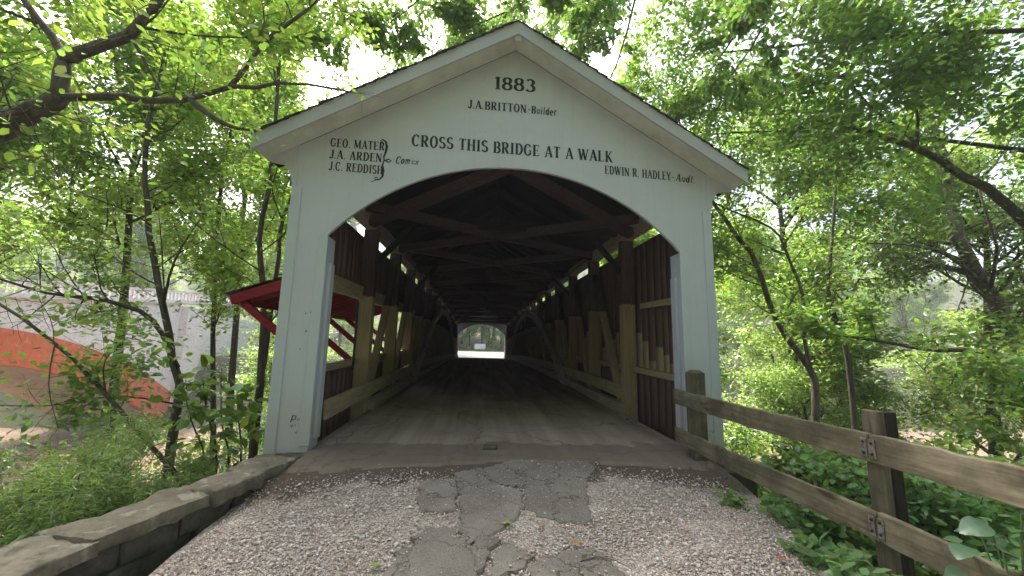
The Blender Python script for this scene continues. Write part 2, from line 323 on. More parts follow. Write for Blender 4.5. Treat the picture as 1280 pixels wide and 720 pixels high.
gx = np.sinh(np.linspace(-5.2, 5.2, 201))*4.0; gx = np.unique(np.concatenate([gx, np.linspace(-4, 4, 41)]))
gy = np.unique(np.concatenate([np.linspace(-9, 66, 190), np.sinh(np.linspace(-3.2, 5., 80))*5]))
XX, YY = np.meshgrid(gx, gy); ZZ = tz(XX, YY)
V = np.stack([XX, YY, ZZ], -1).reshape(-1, 3); nx = len(gx); I = np.arange(len(V)).reshape(len(gy), nx)
Q = np.stack([I[:-1, :-1], I[:-1, 1:], I[1:, 1:], I[1:, :-1]], -1).reshape(-1, 4)
tag(np_mesh('ground', V, Q, M['soil'], smooth=True), kind='structure')
mb = MB(); mb.add([(-420, 8.5, -6), (420, 8.5, -6), (420, 33, -6), (-420, 33, -6)], [(0, 1, 2, 3)]); tag(mb.build('river', M['water']), kind='structure')
def road_z(x, y): return road_c(y)-np.clip(np.abs(x)-.9, 0, 3)**1.3*.1*np.clip(-y-.15, 0, 1)
rx = np.linspace(-2.62, 2.5, 62); ry = np.concatenate([np.linspace(-30, -6.2, 25), np.linspace(-6, .02, 90)])
XX, YY = np.meshgrid(rx, ry); P3 = np.stack([XX, YY, 0*XX], -1)
ZZ = road_z(XX, YY)+vnoise(P3, 2.1, 3)*.012+vnoise(P3, 7, 4)*.004-.006
V = np.stack([XX, YY, ZZ], -1).reshape(-1, 3); nx = len(rx); I = np.arange(len(V)).reshape(len(ry), nx)
Q = np.stack([I[:-1, :-1], I[:-1, 1:], I[1:, 1:], I[1:, :-1]], -1).reshape(-1, 4)
tag(np_mesh('gravel_road', V, Q, M['gravel'], smooth=True), kind='structure')
fx = np.linspace(-4.4, 4.4, 20); fy = np.linspace(36.9, 62, 40)
XX, YY = np.meshgrid(fx*1., fy); XX = XX*(1+np.clip(YY-44, 0, 30)*.08); ZZ = .34+(YY-36.7)*.022
V = np.stack([XX, YY, ZZ], -1).reshape(-1, 3); I = np.arange(len(V)).reshape(40, 20)
Q = np.stack([I[:-1, :-1], I[:-1, 1:], I[1:, 1:], I[1:, :-1]], -1).reshape(-1, 4)
n = N('far_gravel'); M['fargravel'] = n.fin(n.ramp(n.noise(n.coord(), 2., 6, .7), [(.3, (.24, .21, .19)), (.7, (.34, .3, .275))]), .9, .2)
tag(np_mesh('far_road', V, Q, M['fargravel'], smooth=True), kind='structure')

# broken asphalt left on the approach
slabs = [
 [(-0.31,-0.81),(0.01,-0.52),(0.51,-0.53),(0.81,-0.61),(0.88,-0.82),(0.69,-1.07),(0.58,-1.53),(0.51,-1.87),(0.31,-1.88),(0.16,-1.79),(0.09,-1.68),(0.05,-1.64),(0.08,-1.28),(-0.11,-1.2),(-0.26,-1.05)],
 [(-0.58,-0.95),(-0.36,-0.77),(-0.32,-1.08),(-0.15,-1.26),(0.02,-1.33),(-0.01,-1.64),(-0.08,-1.76),(-0.14,-1.88),(-0.27,-2.03),(-0.42,-2.06),(-0.49,-1.98),(-0.49,-1.68),(-0.55,-1.23)],
 [(-0.9,-1.22),(-0.82,-1.11),(-0.62,-1.12),(-0.58,-1.31),(-0.58,-1.66),(-0.82,-1.69),(-0.87,-1.5)],
 [(-0.82,-2.05),(-0.63,-1.92),(-0.52,-2.06),(-0.43,-2.1),(-0.42,-2.29),(-0.41,-2.5),(-.5,-3.0),(-0.76,-2.96),(-0.81,-2.23)],
 [(-0.39,-2.1),(-0.23,-2.12),(-0.32,-2.29),(-0.38,-2.5)],
 [(-0.29,-2.34),(-0.16,-2.15),(-0.02,-2.31),(-0.08,-2.43),(-0.21,-2.48),(-0.36,-2.56),(-.38,-2.9),(-.2,-2.9)],
 [(0.02,-2.39),(0.25,-2.31),(0.43,-2.25),(0.47,-2.36),(0.52,-2.47),(0.55,-2.75),(.3,-3.1),(-0.13,-2.9),(-0.03,-2.45)],
 [(-0.89,-2.22),(-0.84,-2.2),(-0.81,-2.48),(-.79,-2.95),(-0.98,-2.85),(-0.93,-2.44)]]
for si, poly in enumerate(slabs):
    pts = []; c0 = np.mean(poly, 0)
    for i, p in enumerate(poly):                           # fray the outline
        q = poly[(i+1) % len(poly)]; d = np.subtract(q, p); ln = np.hypot(*d); k = max(1, int(ln/.028))
        for j in range(k):
            a = np.add(p, d*j/k); nn = np.array([d[1], -d[0]])/max(ln, 1e-6)
            pts.append(a-nn*(.02+rng.normal(0, .011)+.016*math.sin(a[0]*31+si*2)*math.cos(a[1]*27+si)))
    bm = bmesh.new(); rings = []
    for inset, dz in ((-.012, -.05), (0, .008), (.014, .022)):
        ring = []
        for p in pts:
            q = p+(c0-p)/max(np.hypot(*(c0-p)), 1e-6)*inset
            ring.append(bm.verts.new((q[0], q[1], float(road_z(q[0], q[1]))+dz+.006*math.sin(q[0]*9+si)+rng.normal(0, .0012))))
        rings.append(ring)
    for a, b in zip(rings, rings[1:]):
        for i in range(len(a)): bm.faces.new((a[i], a[(i+1) % len(a)], b[(i+1) % len(a)], b[i]))
    f = bm.faces.new(rings[-1]); bmesh.ops.triangulate(bm, faces=[f]); bmesh.ops.recalc_face_normals(bm, faces=bm.faces)
    me = bpy.data.meshes.new('asphalt_patch'); bm.to_mesh(me); bm.free(); me.materials.append(M['asphalt'])
    o = bpy.data.objects.new('asphalt_patch', me); col.objects.link(o); tag(o, kind='structure')

# loose gravel: real little stones over the visible stretch
def in_slab(x, y):
    r = np.zeros(len(x), bool)
    for poly in slabs:
        p = np.array(poly); c = np.zeros(len(x), bool)
        for (x0, y0), (x1, y1) in zip(p, np.roll(p, -1, 0)):
            hit = ((y0 > y) != (y1 > y)) & (x < (x1-x0)*(y-y0)/(y1-y0+1e-9)+x0); c ^= hit
        r |= c
    return r
NS = 90000
x = rng.uniform(-2.55, 2.3, NS); y = -3.1+rng.beta(1.1, 1.5, NS)*3.0
dens = np.clip(.95-(y+1.3)*1.6, .015, 1)*np.clip(.72+.6*vnoise(np.stack([x, y, 0*x], 1), 2.3, 9), .2, 1)
sl = in_slab(x, y); dens = np.where(sl, .06*np.clip(1.2+vnoise(np.stack([x, y, 0*x], 1), 9, 33), 0, 2), dens); ok = rng.random(NS) < dens; x, y, sl = x[ok], y[ok], sl[ok]; NS = len(x)
s = np.clip(rng.lognormal(math.log(.0056), .42, NS), .003, .018)*np.where(sl, .7, 1)
OC = np.array([(1, 0, 0), (0, 1, 0), (-1, 0, 0), (0, -1, 0), (0, 0, 1), (0, 0, -1), (.6, .62, .5), (-.55, -.6, .45)], float)
OF = np.array([(0, 6, 4), (0, 1, 6), (1, 4, 6), (1, 2, 4), (2, 7, 4), (2, 3, 7), (3, 4, 7), (3, 0, 4), (0, 3, 5), (1, 0, 5), (2, 1, 5), (3, 2, 5)])
vv = OC[None]*(1+rng.normal(0, .22, (NS, 8, 1)))*s[:, None, None]*np.stack([rng.uniform(.8, 1.5, NS), np.ones(NS), rng.uniform(.45, .9, NS)], 1)[:, None]
a = rng.uniform(0, 6.28, NS); ca, sa = np.cos(a)[:, None], np.sin(a)[:, None]
X_ = vv[..., 0]*ca-vv[..., 1]*sa+x[:, None]; Y_ = vv[..., 0]*sa+vv[..., 1]*ca+y[:, None]
Z_ = vv[..., 2]+(road_z(x, y)+np.where(sl, .026, .0)+s*.25)[:, None]
tag(np_mesh('loose_gravel', np.stack([X_, Y_, Z_], -1).reshape(-1, 3), (OF[None]+8*np.arange(NS)[:, None, None]).reshape(-1, 3), M['pebble'],
            attrs={'rnd': np.repeat(rng.random(NS), 8)}), kind='stuff')

# ------------------------------------------------------------------ covered bridge
SK = .026                                                    # the portal stands a little askew
def camb(y): t = np.clip(y/L, 0, 1); return .35*4*t*(1-t)
def floor_z(y): t = np.clip(y/L, 0, 1); return 1.255*t-.925*t*t
W, SPR, RISE, HO = 2.4, 2.66, 1.09, 2.88
RAD = (W*W+RISE*RISE)/(2*RISE); ZC = SPR+RISE-RAD
def arch_z(x): return ZC+math.sqrt(max(RAD*RAD-x*x, 0))
RZ, RS = 5.575, .6                                          # underside of the roof at the ridge, slope
def roof_z(x): return RZ-RS*abs(x)
br = empty('covered_bridge', (0, 0, 0))
tag(br, 'long white-fronted wooden covered bridge with an arched opening lettered 1883', 'bridge')
def portal(y0, sgn, sk, dz):
    """sgn -1: faces the camera"""
    th = .05; xs = [-HO]+[-W-1e-4]+[-W+1e-4]+list(np.linspace(-W+.1, W-.1, 47))+[W-1e-4, W+1e-4, HO]
    mb = MB(); cols = []
    for x in xs:
        zb = -.02 if abs(x) > W else arch_z(x)
        if abs(abs(x)-W) < .001 and abs(x) < W: zb = SPR
        zt = roof_z(x)-.004
        yy = y0+sk*x
        cols.append([(x, yy, zb+dz), (x, yy, zt+dz), (x, yy+th*-sgn, zb+dz), (x, yy+th*-sgn, zt+dz)])
    for c in cols: mb.v += c
    for i in range(len(cols)-1):
        a, b = i*4, i*4+4
        mb.f += [(a, b, b+1, a+1), (a+2, a+3, b+3, b+2), (a, a+2, b+2, b), (a+1, b+1, b+3, a+3)]
    k = (len(cols)-1)*4; mb.f += [(0, 1, 3, 2), (k, k+2, k+3, k+1)]
    o = mb.build('portal', M['white'], br)
    y_ = lambda x, off: y0+sk*x+sgn*off
    def strip(x0, x1, z0, z1, off=.014, back=.0):            # flat board on the face (x0..x1), top cut to z1 or function
        m2 = MB(); pr = []
        for x in (x0, x1):
            pr += [(x, y_(x, -.01), z0+dz), (x, y_(x, off), z0+dz), (x, y_(x, off), (z1(x) if callable(z1) else z1)+dz), (x, y_(x, -.01), (z1(x) if callable(z1) else z1)+dz)]
        m2.add(pr, [(0, 1, 2, 3), (7, 6, 5, 4), (1, 5, 6, 2), (0, 4, 5, 1), (3, 2, 6, 7), (0, 3, 7, 4)]); return m2
    for s in (-1, 1):
        m2 = MB(); xa, xb = sorted((s*(W+.002), s*(HO-.002)))
        b_ = [(xa, y0+sk*xa), (xb, y0+sk*xb)]
        m2.add([(x, y-sgn*d, z+dz) for z in (-.02, SPR-.003 if True else 0) for d in (.0505, .3) for x, y in b_], [(0, 1, 3, 2), (4, 6, 7, 5), (0, 4, 5, 1), (2, 3, 7, 6), (0, 2, 6, 4), (1, 5, 7, 3)])
        m2.build('pillar_box', M['white'], o)
        a, b = sorted((s*(HO+.012), s*(HO-.115)))
        strip(a, b, -.03, 3.28).build('corner_board', M['trim'], o, bevel=.004)
        a, b = sorted((s*(W-.014), s*(W+.10)))
        strip(a, b, .06, SPR-.004, .012).build('jamb_board', M['trim'], o, bevel=.003)
    if sgn > 0: return o
    # inner jamb stops
    for s in (-1, 1):
        m2 = MB(); m2.box((min(s*(W-.045), s*(W-.001)), y0+sk*s*W+.11, .12), (max(s*(W-.045), s*(W-.001)), y0+sk*s*W+.24, SPR-.35)); m2.build('jamb_stop', M['trim'], o, bevel=.004)
    # overhanging gable: soffit, fascia, brackets
    E0 = -.32; XE = 3.24
    for s in (-1, 1):
        m2 = MB(); pr = []
        for x in (0., s*XE):
            z = roof_z(x)
            for y in (y0+E0+sk*x, y0-.004+sk*x): pr += [(x, y, z), (x, y, z+.03)]
        m2.add(pr, [(0, 2, 3, 1), (4, 5, 7, 6), (0, 4, 6, 2), (1, 3, 7, 5), (0, 1, 5, 4), (2, 6, 7, 3)]); m2.build('soffit', M['soffit'], o)
        m2 = MB(); pr = []
        for x in (0., s*(XE+.02)):
            z = roof_z(x)
            for y in (y0+E0-.028+sk*x, y0+E0-.001+sk*x): pr += [(x, y, z-.02), (x, y, z+.185)]
        m2.add(pr, [(0, 2, 3, 1), (4, 5, 7, 6), (0, 4, 6, 2), (1, 3, 7, 5), (0, 1, 5, 4), (2, 6, 7, 3)]); m2.build('fascia', M['trim'], o)
        # coved corner between the pillar and the eave
        pr2 = [(HO-.03, 3.2), (HO+.004, 3.22), (HO+.02, 3.36), (HO+.06, 3.48), (HO+.14, 3.585), (XE-.04, roof_z(XE)-.015), (XE, roof_z(XE)+.002), (HO-.03, roof_z(HO-.03)-.006)]
        m2 = MB(); n_ = len(pr2); pr = [(s*x, y0+sk*s*x+d, z) for d in (-.012, .049) for x, z in pr2]
        m2.add(pr, [tuple(range(n_)), tuple(reversed(range(n_, 2*n_)))]+[(i, (i+1) % n_, n_+(i+1) % n_, n_+i) for i in range(n_)])
        m2.build('eave_cove', M['white'], o)
        m2 = MB(); m2.box((min(s*HO, s*XE), y0+E0+.001+sk*s*3.05, roof_z(XE)-.012), (max(s*HO, s*XE), y0-.02+sk*s*3.05, roof_z(XE)-.002)) if False else None
    m2 = MB(); m2.box((-.045, y0+E0+.005, RZ-.1), (.045, y0+E0+.06, RZ-.005))
    m2.build('ridge_block', M['soffit'], o)
    return o
pf = portal(0, -1, SK, 0)
pb = portal(L, 1, 0, .046)

# ---- lettering: a hand-made slab-serif stroke alphabet
TK, TN = .2, .1
def arc(cx, cy, rx, ry, a0, a1, k=18, tk=TK, tn=TN):
    r = []
    for i in range(k+1):
        a = math.radians(a0+(a1-a0)*i/k); c, s_ = math.cos(a), math.sin(a)
        r.append((cx+rx*c, cy+ry*s_, tn+(tk-tn)*abs(c)**1.3))
    return r
def ln(x0, y0, x1, y1, t): return [(x0, y0, t), (x1, y1, t)]
def stem(x, y0=0., y1=1., t=TK, serif=(1, 1), sw=.15):
    o = [ln(x, y0, x, y1, t)]
    if serif[0]: o.append(ln(x-sw, y0+.03, x+sw, y0+.03, .06))
    if serif[1]: o.append(ln(x-sw, y1-.03, x+sw, y1-.03, .06))
    return o
h = TK/2
G = {}
def gl(c, w, *st):
    o = []
    for s in st:
        if s and isinstance(s[0], list): o += s
        else: o.append(s)
    G[c] = (w, o)
gl('1', .36, stem(.2), ln(.2, .95, .04, .82, .07))
gl('8', .62, arc(.31, .745, .2, .22, 0, 360), arc(.31, .27, .235, .24, 0, 360))
gl('3', .58, arc(.27, .745, .2, .22, 150, -80), arc(.27, .27, .235, .24, 85, -155))
gl('J', .46, stem(.34, .22, 1, serif=(0, 1)), arc(.2, .22, .14, .2, 0, -170))
gl('.', .2, ln(.08, .0, .08, .13, .13)); gl('-', .42, ln(.08, .42, .34, .42, .09)); gl(' ', .3)
gl('A', .68, ln(.07, 0, .33, 1, TN), ln(.33, 1, .6, 0, TK), ln(.16, .33, .5, .33, .065), ln(-.03, .03, .17, .03, .06), ln(.48, .03, .72, .03, .06))
gl('B', .62, stem(.14), arc(.3, .745, .21, .225, 90, -90), arc(.3, .265, .245, .24, 90, -90), ln(.14, .97, .3, .97, .06), ln(.14, .52, .3, .52, .06), ln(.14, .03, .3, .03, .06))
gl('R', .68, stem(.14), arc(.3, .735, .22, .235, 90, -90), ln(.14, .97, .3, .97, .06), ln(.14, .5, .3, .5, .06), ln(.33, .5, .55, .05, TK), ln(.5, .03, .68, .03, .06))
gl('I', .34, stem(.17)); gl('T', .62, stem(.31, serif=(1, 0)), ln(.03, .96, .59, .96, .08), ln(.05, .8, .05, .98, .06), ln(.57, .8, .57, .98, .06))
gl('O', .68, arc(.33, .5, .25, .48, 0, 360, 28)); gl('N', .7, stem(.1, t=TN, sw=.11), ln(.1, .98, .58, .04, TK), stem(.58, t=TN, sw=.11))
gl('C', .66, arc(.34, .5, .26, .48, 42, 318, 24), ln(.56, .68, .56, .96, .06)); gl('G', .7, arc(.34, .5, .26, .48, 42, 318, 24), ln(.56, .7, .56, .96, .06), ln(.56, .08, .56, .44, .13), ln(.42, .44, .66, .44, .06))
gl('S', .56, arc(.28, .74, .19, .23, 35, 270), arc(.28, .26, .21, .23, 90, -150), ln(.46, .76, .46, .96, .05), ln(.07, .05, .07, .25, .05))
gl('H', .72, stem(.14), stem(.58), ln(.14, .5, .58, .5, .07)); gl('D', .68, stem(.14), arc(.26, .5, .33, .47, 90, -90), ln(.14, .97, .28, .97, .06), ln(.14, .03, .28, .03, .06))
gl('E', .6, stem(.14), ln(.14, .96, .54, .96, .07), ln(.14, .51, .42, .51, .06), ln(.14, .04, .56, .04, .07), ln(.53, .78, .53, .98, .05), ln(.55, .02, .55, .23, .05), ln(.42, .42, .42, .6, .05))
gl('L', .58, stem(.14), ln(.14, .04, .54, .04, .07), ln(.53, .02, .53, .26, .05)); gl('W', .94, ln(.06, 1, .27, 0, TK), ln(.27, 0, .46, .95, TN), ln(.42, 1, .64, 0, TK), ln(.64, 0, .86, 1, TN), ln(-.04, .97, .18, .97, .06), ln(.76, .97, .95, .97, .06))
gl('K', .7, stem(.14), ln(.2, .42, .54, .98, TN), ln(.28, .55, .58, .03, TK), ln(.46, .97, .64, .97, .06), ln(.5, .03, .7, .03, .06))
gl('M', .86, stem(.1, t=TN, sw=.11), ln(.1, .98, .4, .1, TK), ln(.4, .1, .7, .98, TN), stem(.72, t=TK, sw=.13)); gl('Y', .64, ln(.05, .98, .31, .45, TK), ln(.31, .45, .57, .98, TN), stem(.31, 0, .46, serif=(1, 0)), ln(-.03, .97, .16, .97, .06), ln(.48, .97, .65, .97, .06))
lt = .13
gl('u', .5, [(.1, .66, lt), (.1, .2, lt), (.16, .06, .09), (.26, .05, .08), (.36, .18, .09)], ln(.4, 0, .4, .68, lt)); gl('i', .26, ln(.12, 0, .12, .66, lt), ln(.12, .8, .12, .93, lt)); gl('l', .26, ln(.12, 0, .12, 1, lt))
gl('d', .52, arc(.22, .33, .15, .31, 0, 360), ln(.4, 0, .4, 1, lt)); gl('e', .48, arc(.23, .33, .16, .31, 0, 310), ln(.08, .36, .38, .36, .06)); gl('r', .38, ln(.1, 0, .1, .68, lt), arc(.24, .46, .13, .2, 170, 40, 8))
gl('o', .5, arc(.23, .33, .16, .31, 0, 360)); gl('m', .74, ln(.08, 0, .08, .68, .11), arc(.21, .42, .13, .22, 180, 0, 10), ln(.34, 0, .34, .42, .11), arc(.47, .42, .13, .22, 180, 0, 10), ln(.6, 0, .6, .42, .11)); gl('t', .36, ln(.15, 0, .15, .92, lt), ln(.02, .64, .3, .64, .07))
cnt = [0]
def strokes_mesh(strokes, tf, mb):
    for st in strokes:
        cnt[0] += 1; off = .0035+.00004*(cnt[0] % 17); pts = [np.array(p[:2]) for p in st]; b = len(mb.v)
        for i, p in enumerate(st):
            d = pts[min(i+1, len(pts)-1)]-pts[max(i-1, 0)]; d = d/max(np.hypot(*d), 1e-9); nn = np.array([-d[1], d[0]])*p[2]/2
            for q in (pts[i]+nn, pts[i]-nn): mb.v.append(tf(q[0], q[1], off))
        for i in range(len(st)-1): mb.f.append((b+2*i, b+2*i+1, b+2*i+3, b+2*i+2))
def word(txt, p0, p1, ht, shear=0., gap=.09):
    """one painted line from baseline point p0=(x,z) to p1"""
    tw = sum(G[c][0]+gap for c in txt)-gap; sx = (p1[0]-p0[0])/tw; sl = (p1[1]-p0[1])/(p1[0]-p0[0]); mb = MB(); cx = 0.
    for c in txt:
        wd, st = G[c]; j = random.uniform(-.012, .012)
        def tf(u, v, off, cx=cx):
            X = p0[0]+(cx+u+shear*v)*sx; Z = p0[1]+(X-p0[0])*sl+(v+j)*ht
            return (X, SK*X-off, Z)
        strokes_mesh(st, tf, mb); cx += wd+gap
    return mb.build('lettering', M['ink'], pf)
word('1883', (-.302, 4.925), (.289, 4.937), .2)
word('J.A.BRITTON-', (-.667, 4.598), (.23, 4.597), .128); word('Builder', (.235, 4.597), (.607, 4.592), .118, .06)
word('CROSS THIS BRIDGE AT A WALK', (-1.41, 3.967), (1.434, 3.937), .17)
word('GEO. MATER', (-2.468, 3.873), (-1.765, 3.868), .122); word('J.A. ARDEN', (-2.464, 3.707), (-1.79, 3.699), .122); word('J.C. REDDISH', (-2.46, 3.542), (-1.768, 3.528), .122)
word('Com', (-1.61, 3.696), (-1.42, 3.70), .105, .2)
mb = MB()                                                    # the curly brace and the small unreadable mark after Com
def ptf(u, v, off): return (u, SK*u-off, v)
brace = [(-1.83, 3.985, .012), (-1.80, 3.965, .018), (-1.795, 3.995, .016), (-1.825, 4.01, .014), (-1.80, 4.03, .016), (-1.755, 4.0, .026), (-1.735, 3.93, .034), (-1.745, 3.85, .03), (-1.765, 3.78, .022), (-1.76, 3.735, .02)]
mb_b = brace+[(-1.70, 3.705, .018), (-1.665, 3.73, .018), (-1.70, 3.75, .018), (-1.76, 3.725, .018), (-1.775, 3.66, .022), (-1.76, 3.58, .034), (-1.765, 3.50, .028), (-1.80, 3.455, .02), (-1.85, 3.445, .016), (-1.865, 3.47, .014), (-1.84, 3.485, .014), (-1.825, 3.46, .014), (-1.87, 3.43, .012), (-1.905, 3.415, .01)]
strokes_mesh([mb_b], ptf, mb)
strokes_mesh([ln(-1.385, 3.70, -1.385, 3.755, .008), ln(-1.385, 3.75, -1.345, 3.75, .008), ln(-1.385, 3.71, -1.35, 3.71, .008), ln(-1.34, 3.70, -1.325, 3.758, .01), ln(-1.32, 3.70, -1.305, 3.758, .01)], ptf, mb)
mb.build('lettering', M['ink'], pf)
word('EDWIN R. HADLEY-', (1.313, 3.757), (2.36, 3.722), .128); word('Audt.', (2.375, 3.722), (2.675, 3.705), .115, .2)
mb = MB()
for x in np.arange(-2.755, 2.8, .29):
    for z in list(np.arange(.35, 5.4, .78)):
        if (abs(x) < 2.42 and z < (arch_z(x)+.06 if abs(x) < 2.39 else 2.7)) or z > roof_z(x)-.1 or abs(x) > 2.74: continue
        for dx in (-.03, .03):
            cx, cz = x+dx+random.uniform(-.006, .006), z+random.uniform(-.02, .02); r_ = .0042
            mb.add([(cx+r_*math.cos(a), SK*cx-.0022, cz+r_*math.sin(a)) for a in np.linspace(0, 5.24, 6)], [(0, 1, 2, 3, 4, 5)])
tag(mb.build('nail_heads', M['plate'], pf), kind='stuff')
# scribbles left on the pier by visitors
mb = MB(); r2 = random.Random(4)
def scrib(x, z, s, n_):
    st = [(x, z, .006)]
    for k in range(n_): st.append((st[-1][0]+r2.uniform(-.3, .8)*s/3, z+r2.uniform(-.5, .5)*s, .005))
    q = MB(); strokes_mesh([st], lambda u, v, off: (u, SK*u-off-.0005, v), q); q.build('scribble', M['ink'], pf)
mb = MB(); strokes_mesh([[(-2.62, .33, .012), (-2.6, .41, .012), (-2.565, .405, .012), (-2.565, .37, .01), (-2.61, .36, .008)]], ptf, mb); mb.build('scribble', M['ink'], pf)
for x_, z_, s_, k_ in ((-2.54, .37, .05, 7), (-2.48, .36, .05, 6), (-2.62, .29, .05, 8), (-2.5, .3, .03, 6), (-2.56, .22, .05, 4), (-2.6, 1.2, .03, 8), (-2.5, 1.21, .03, 8), (-2.45, 1.2, .03, 6), (-2.55, 1.42, .04, 12), (-2.57, 1.64, .03, 6), (-2.52, 1.65, .02, 6), (-2.47, .95, .02, 5), (2.62, .2, .06, 9), (2.7, .22, .06, 6), (2.55, 1.5, .02, 5)): scrib(x_, z_, s_, k_)


# ---- roof
for s in (-1, 1):
    mb = MB(); ys = np.concatenate([[-.345, .34], np.linspace(.36, L+.35, 60)]); pr = []
    for y in ys:
        c = float(camb(y)) if y > 0 else 0
        xe = 3.25 if y < .36 else 3.03
        for x, dz in ((0, .034), (s*xe, .034), (s*xe, .085), (0, .085)):
            pr.append((x, y+SK*x*(1 if y < 2 else 0), roof_z(x)+dz+c+(.085 if dz > .05 else 0)))
    mb.v += pr
    for i in range(len(ys)-1):
        for j in range(4): mb.f.append((i*4+j, i*4+(j+1) % 4, i*4+4+(j+1) % 4, i*4+4+j))
    mb.f += [(0, 1, 2, 3), tuple(len(pr)-4+j for j in (3, 2, 1, 0))]
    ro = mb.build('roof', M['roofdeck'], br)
    ms = MB(); rs = random.Random(5+s)                       # shingle courses; ragged edge at the verge
    nc = 26
    for k in range(nc):
        x0 = s*(3.27-3.27*k/nc); x1 = s*(3.27-3.27*(k+1.35)/nc); x1 = s*max(abs(x1), .0) if s*x1 > 0 else 0
        y = -.362-rs.uniform(0, .025)
        while y < 8:
            if y > .34 and k < 2: x0, x1 = (s*3.06, s*2.84) if k == 1 else (None, None)
            if x0 is None: break
            wdt = rs.uniform(.12, .24); c = float(camb(max(y, 0))); j = rs.uniform(-.012, .012); lift = rs.uniform(.0, .012)
            p = [(x0+j*s, y+SK*x0), (x0+j*s, y+wdt-.006+SK*x0), (x1, y+wdt-.006+SK*x0), (x1, y+SK*x0)]
            zz = [roof_z(a)+.182+c+(.012+lift*.6 if i < 2 else -.003) for i, (a, b) in enumerate(p)]
            ms.add([(a, b, z_) for (a, b), z_ in zip(p, zz)]+[(a, b, z_-.012) for (a, b), z_ in zip(p, zz)],
                   [(0, 1, 2, 3), (7, 6, 5, 4), (0, 4, 5, 1), (1, 5, 6, 2), (2, 6, 7, 3), (3, 7, 4, 0)])
            y += wdt
    ms.build('shingles', M['shingle'], ro)
    m2 = MB()
    for k in range(nc):
        xa, xb = s*(3.27-3.27*k/nc), s*(3.27-3.27*(k+1)/nc); pr = []
        if k < 2: continue
        for y in np.linspace(8, L+.38, 20):
            c = float(camb(y)); pr += [(xa, y, roof_z(xa)+.197+c), (xb, y, roof_z(xb)+.185+c)]
        b = len(m2.v); m2.v += pr; m2.f += [(b+2*i, b+2*i+2, b+2*i+3, b+2*i+1) for i in range(19)]
    m2.build('shingles', M['shingle'], ro)
for k in range(40):                                          # rafters
    y = .55+k*.92
    if y > L-.5: break
    for s in (-1, 1):
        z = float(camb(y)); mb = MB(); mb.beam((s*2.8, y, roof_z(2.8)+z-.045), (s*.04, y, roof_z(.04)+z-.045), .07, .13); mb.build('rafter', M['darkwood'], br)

# ---- walls
def wall(s):
    mb = MB(); ph = []; rn = []; y = .32; rs = random.Random(11+s)
    while y < L-.32:
        wd = rs.uniform(.2, .3); y1 = min(y+wd, L-.32); c = float(camb(y)); hgt = rs.uniform(1.35, 2.0)
        if rs.random() < .25: hgt = rs.uniform(.9, 1.4)
        spans = [(-.75, 3.25)]
        if s < 0 and .84 < y < 7.3: spans = [(-.75, .9), (2.14, 3.25)]
        for z0, z1 in spans:
            x0 = s*2.67; x1 = s*(2.695+rs.uniform(0, .006)); n0 = len(mb.v)
            mb.box((min(x0, x1), y+.004, z0+c), (max(x0, x1), y1-.004, z1+c))
            ph += [hgt+c if hgt > .97 else 0]*8; rn += [rs.random()]*8
        y = y1
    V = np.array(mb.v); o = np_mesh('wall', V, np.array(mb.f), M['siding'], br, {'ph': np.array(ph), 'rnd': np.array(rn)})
    m2 = MB(); y = -.0
    while y < L-.02:                                          # red boards outside
        y1 = min(y+.26, L-.02); c = float(camb(y))
        for z0, z1 in ([(-.8, .86), (2.18, 3.26)] if (s < 0 and .7 < y < 7.2) else [(-.8, 3.26)]):
            m2.box((min(s*2.70, s*2.725), y+.003+.31*(y == 0), z0+c), (max(s*2.70, s*2.725), y1-.003, z1+c))
        y = y1
    m2.build('red_siding', M['red_in'], o)
    return o
wl = wall(-1); wr = wall(1)
for s, par in ((-1, wl), (1, wr)):                            # girts
    for zc in ((2.08, .9) if s < 0 else (2.02, .84)):
        runs = [(.31, 1.95)] if (s > 0 and zc > 1) else [(.31, L-.31)]
        for a, b in runs:
            ys = np.linspace(a, b, 9 if b > 5 else 2)
            for p, q in zip(ys, ys[1:]):
                mb = MB()
                hh = .24 if (s < 0 and zc > 1) else .1
                mb.beam((s*2.62, p, zc+hh/2-.05+float(camb(p))), (s*2.62, q, zc+hh/2-.05+float(camb(q))), .09, hh)
                mb.build('girt', M['tan_y'] if not (s > 0 and zc < 1) else M['post'], par)
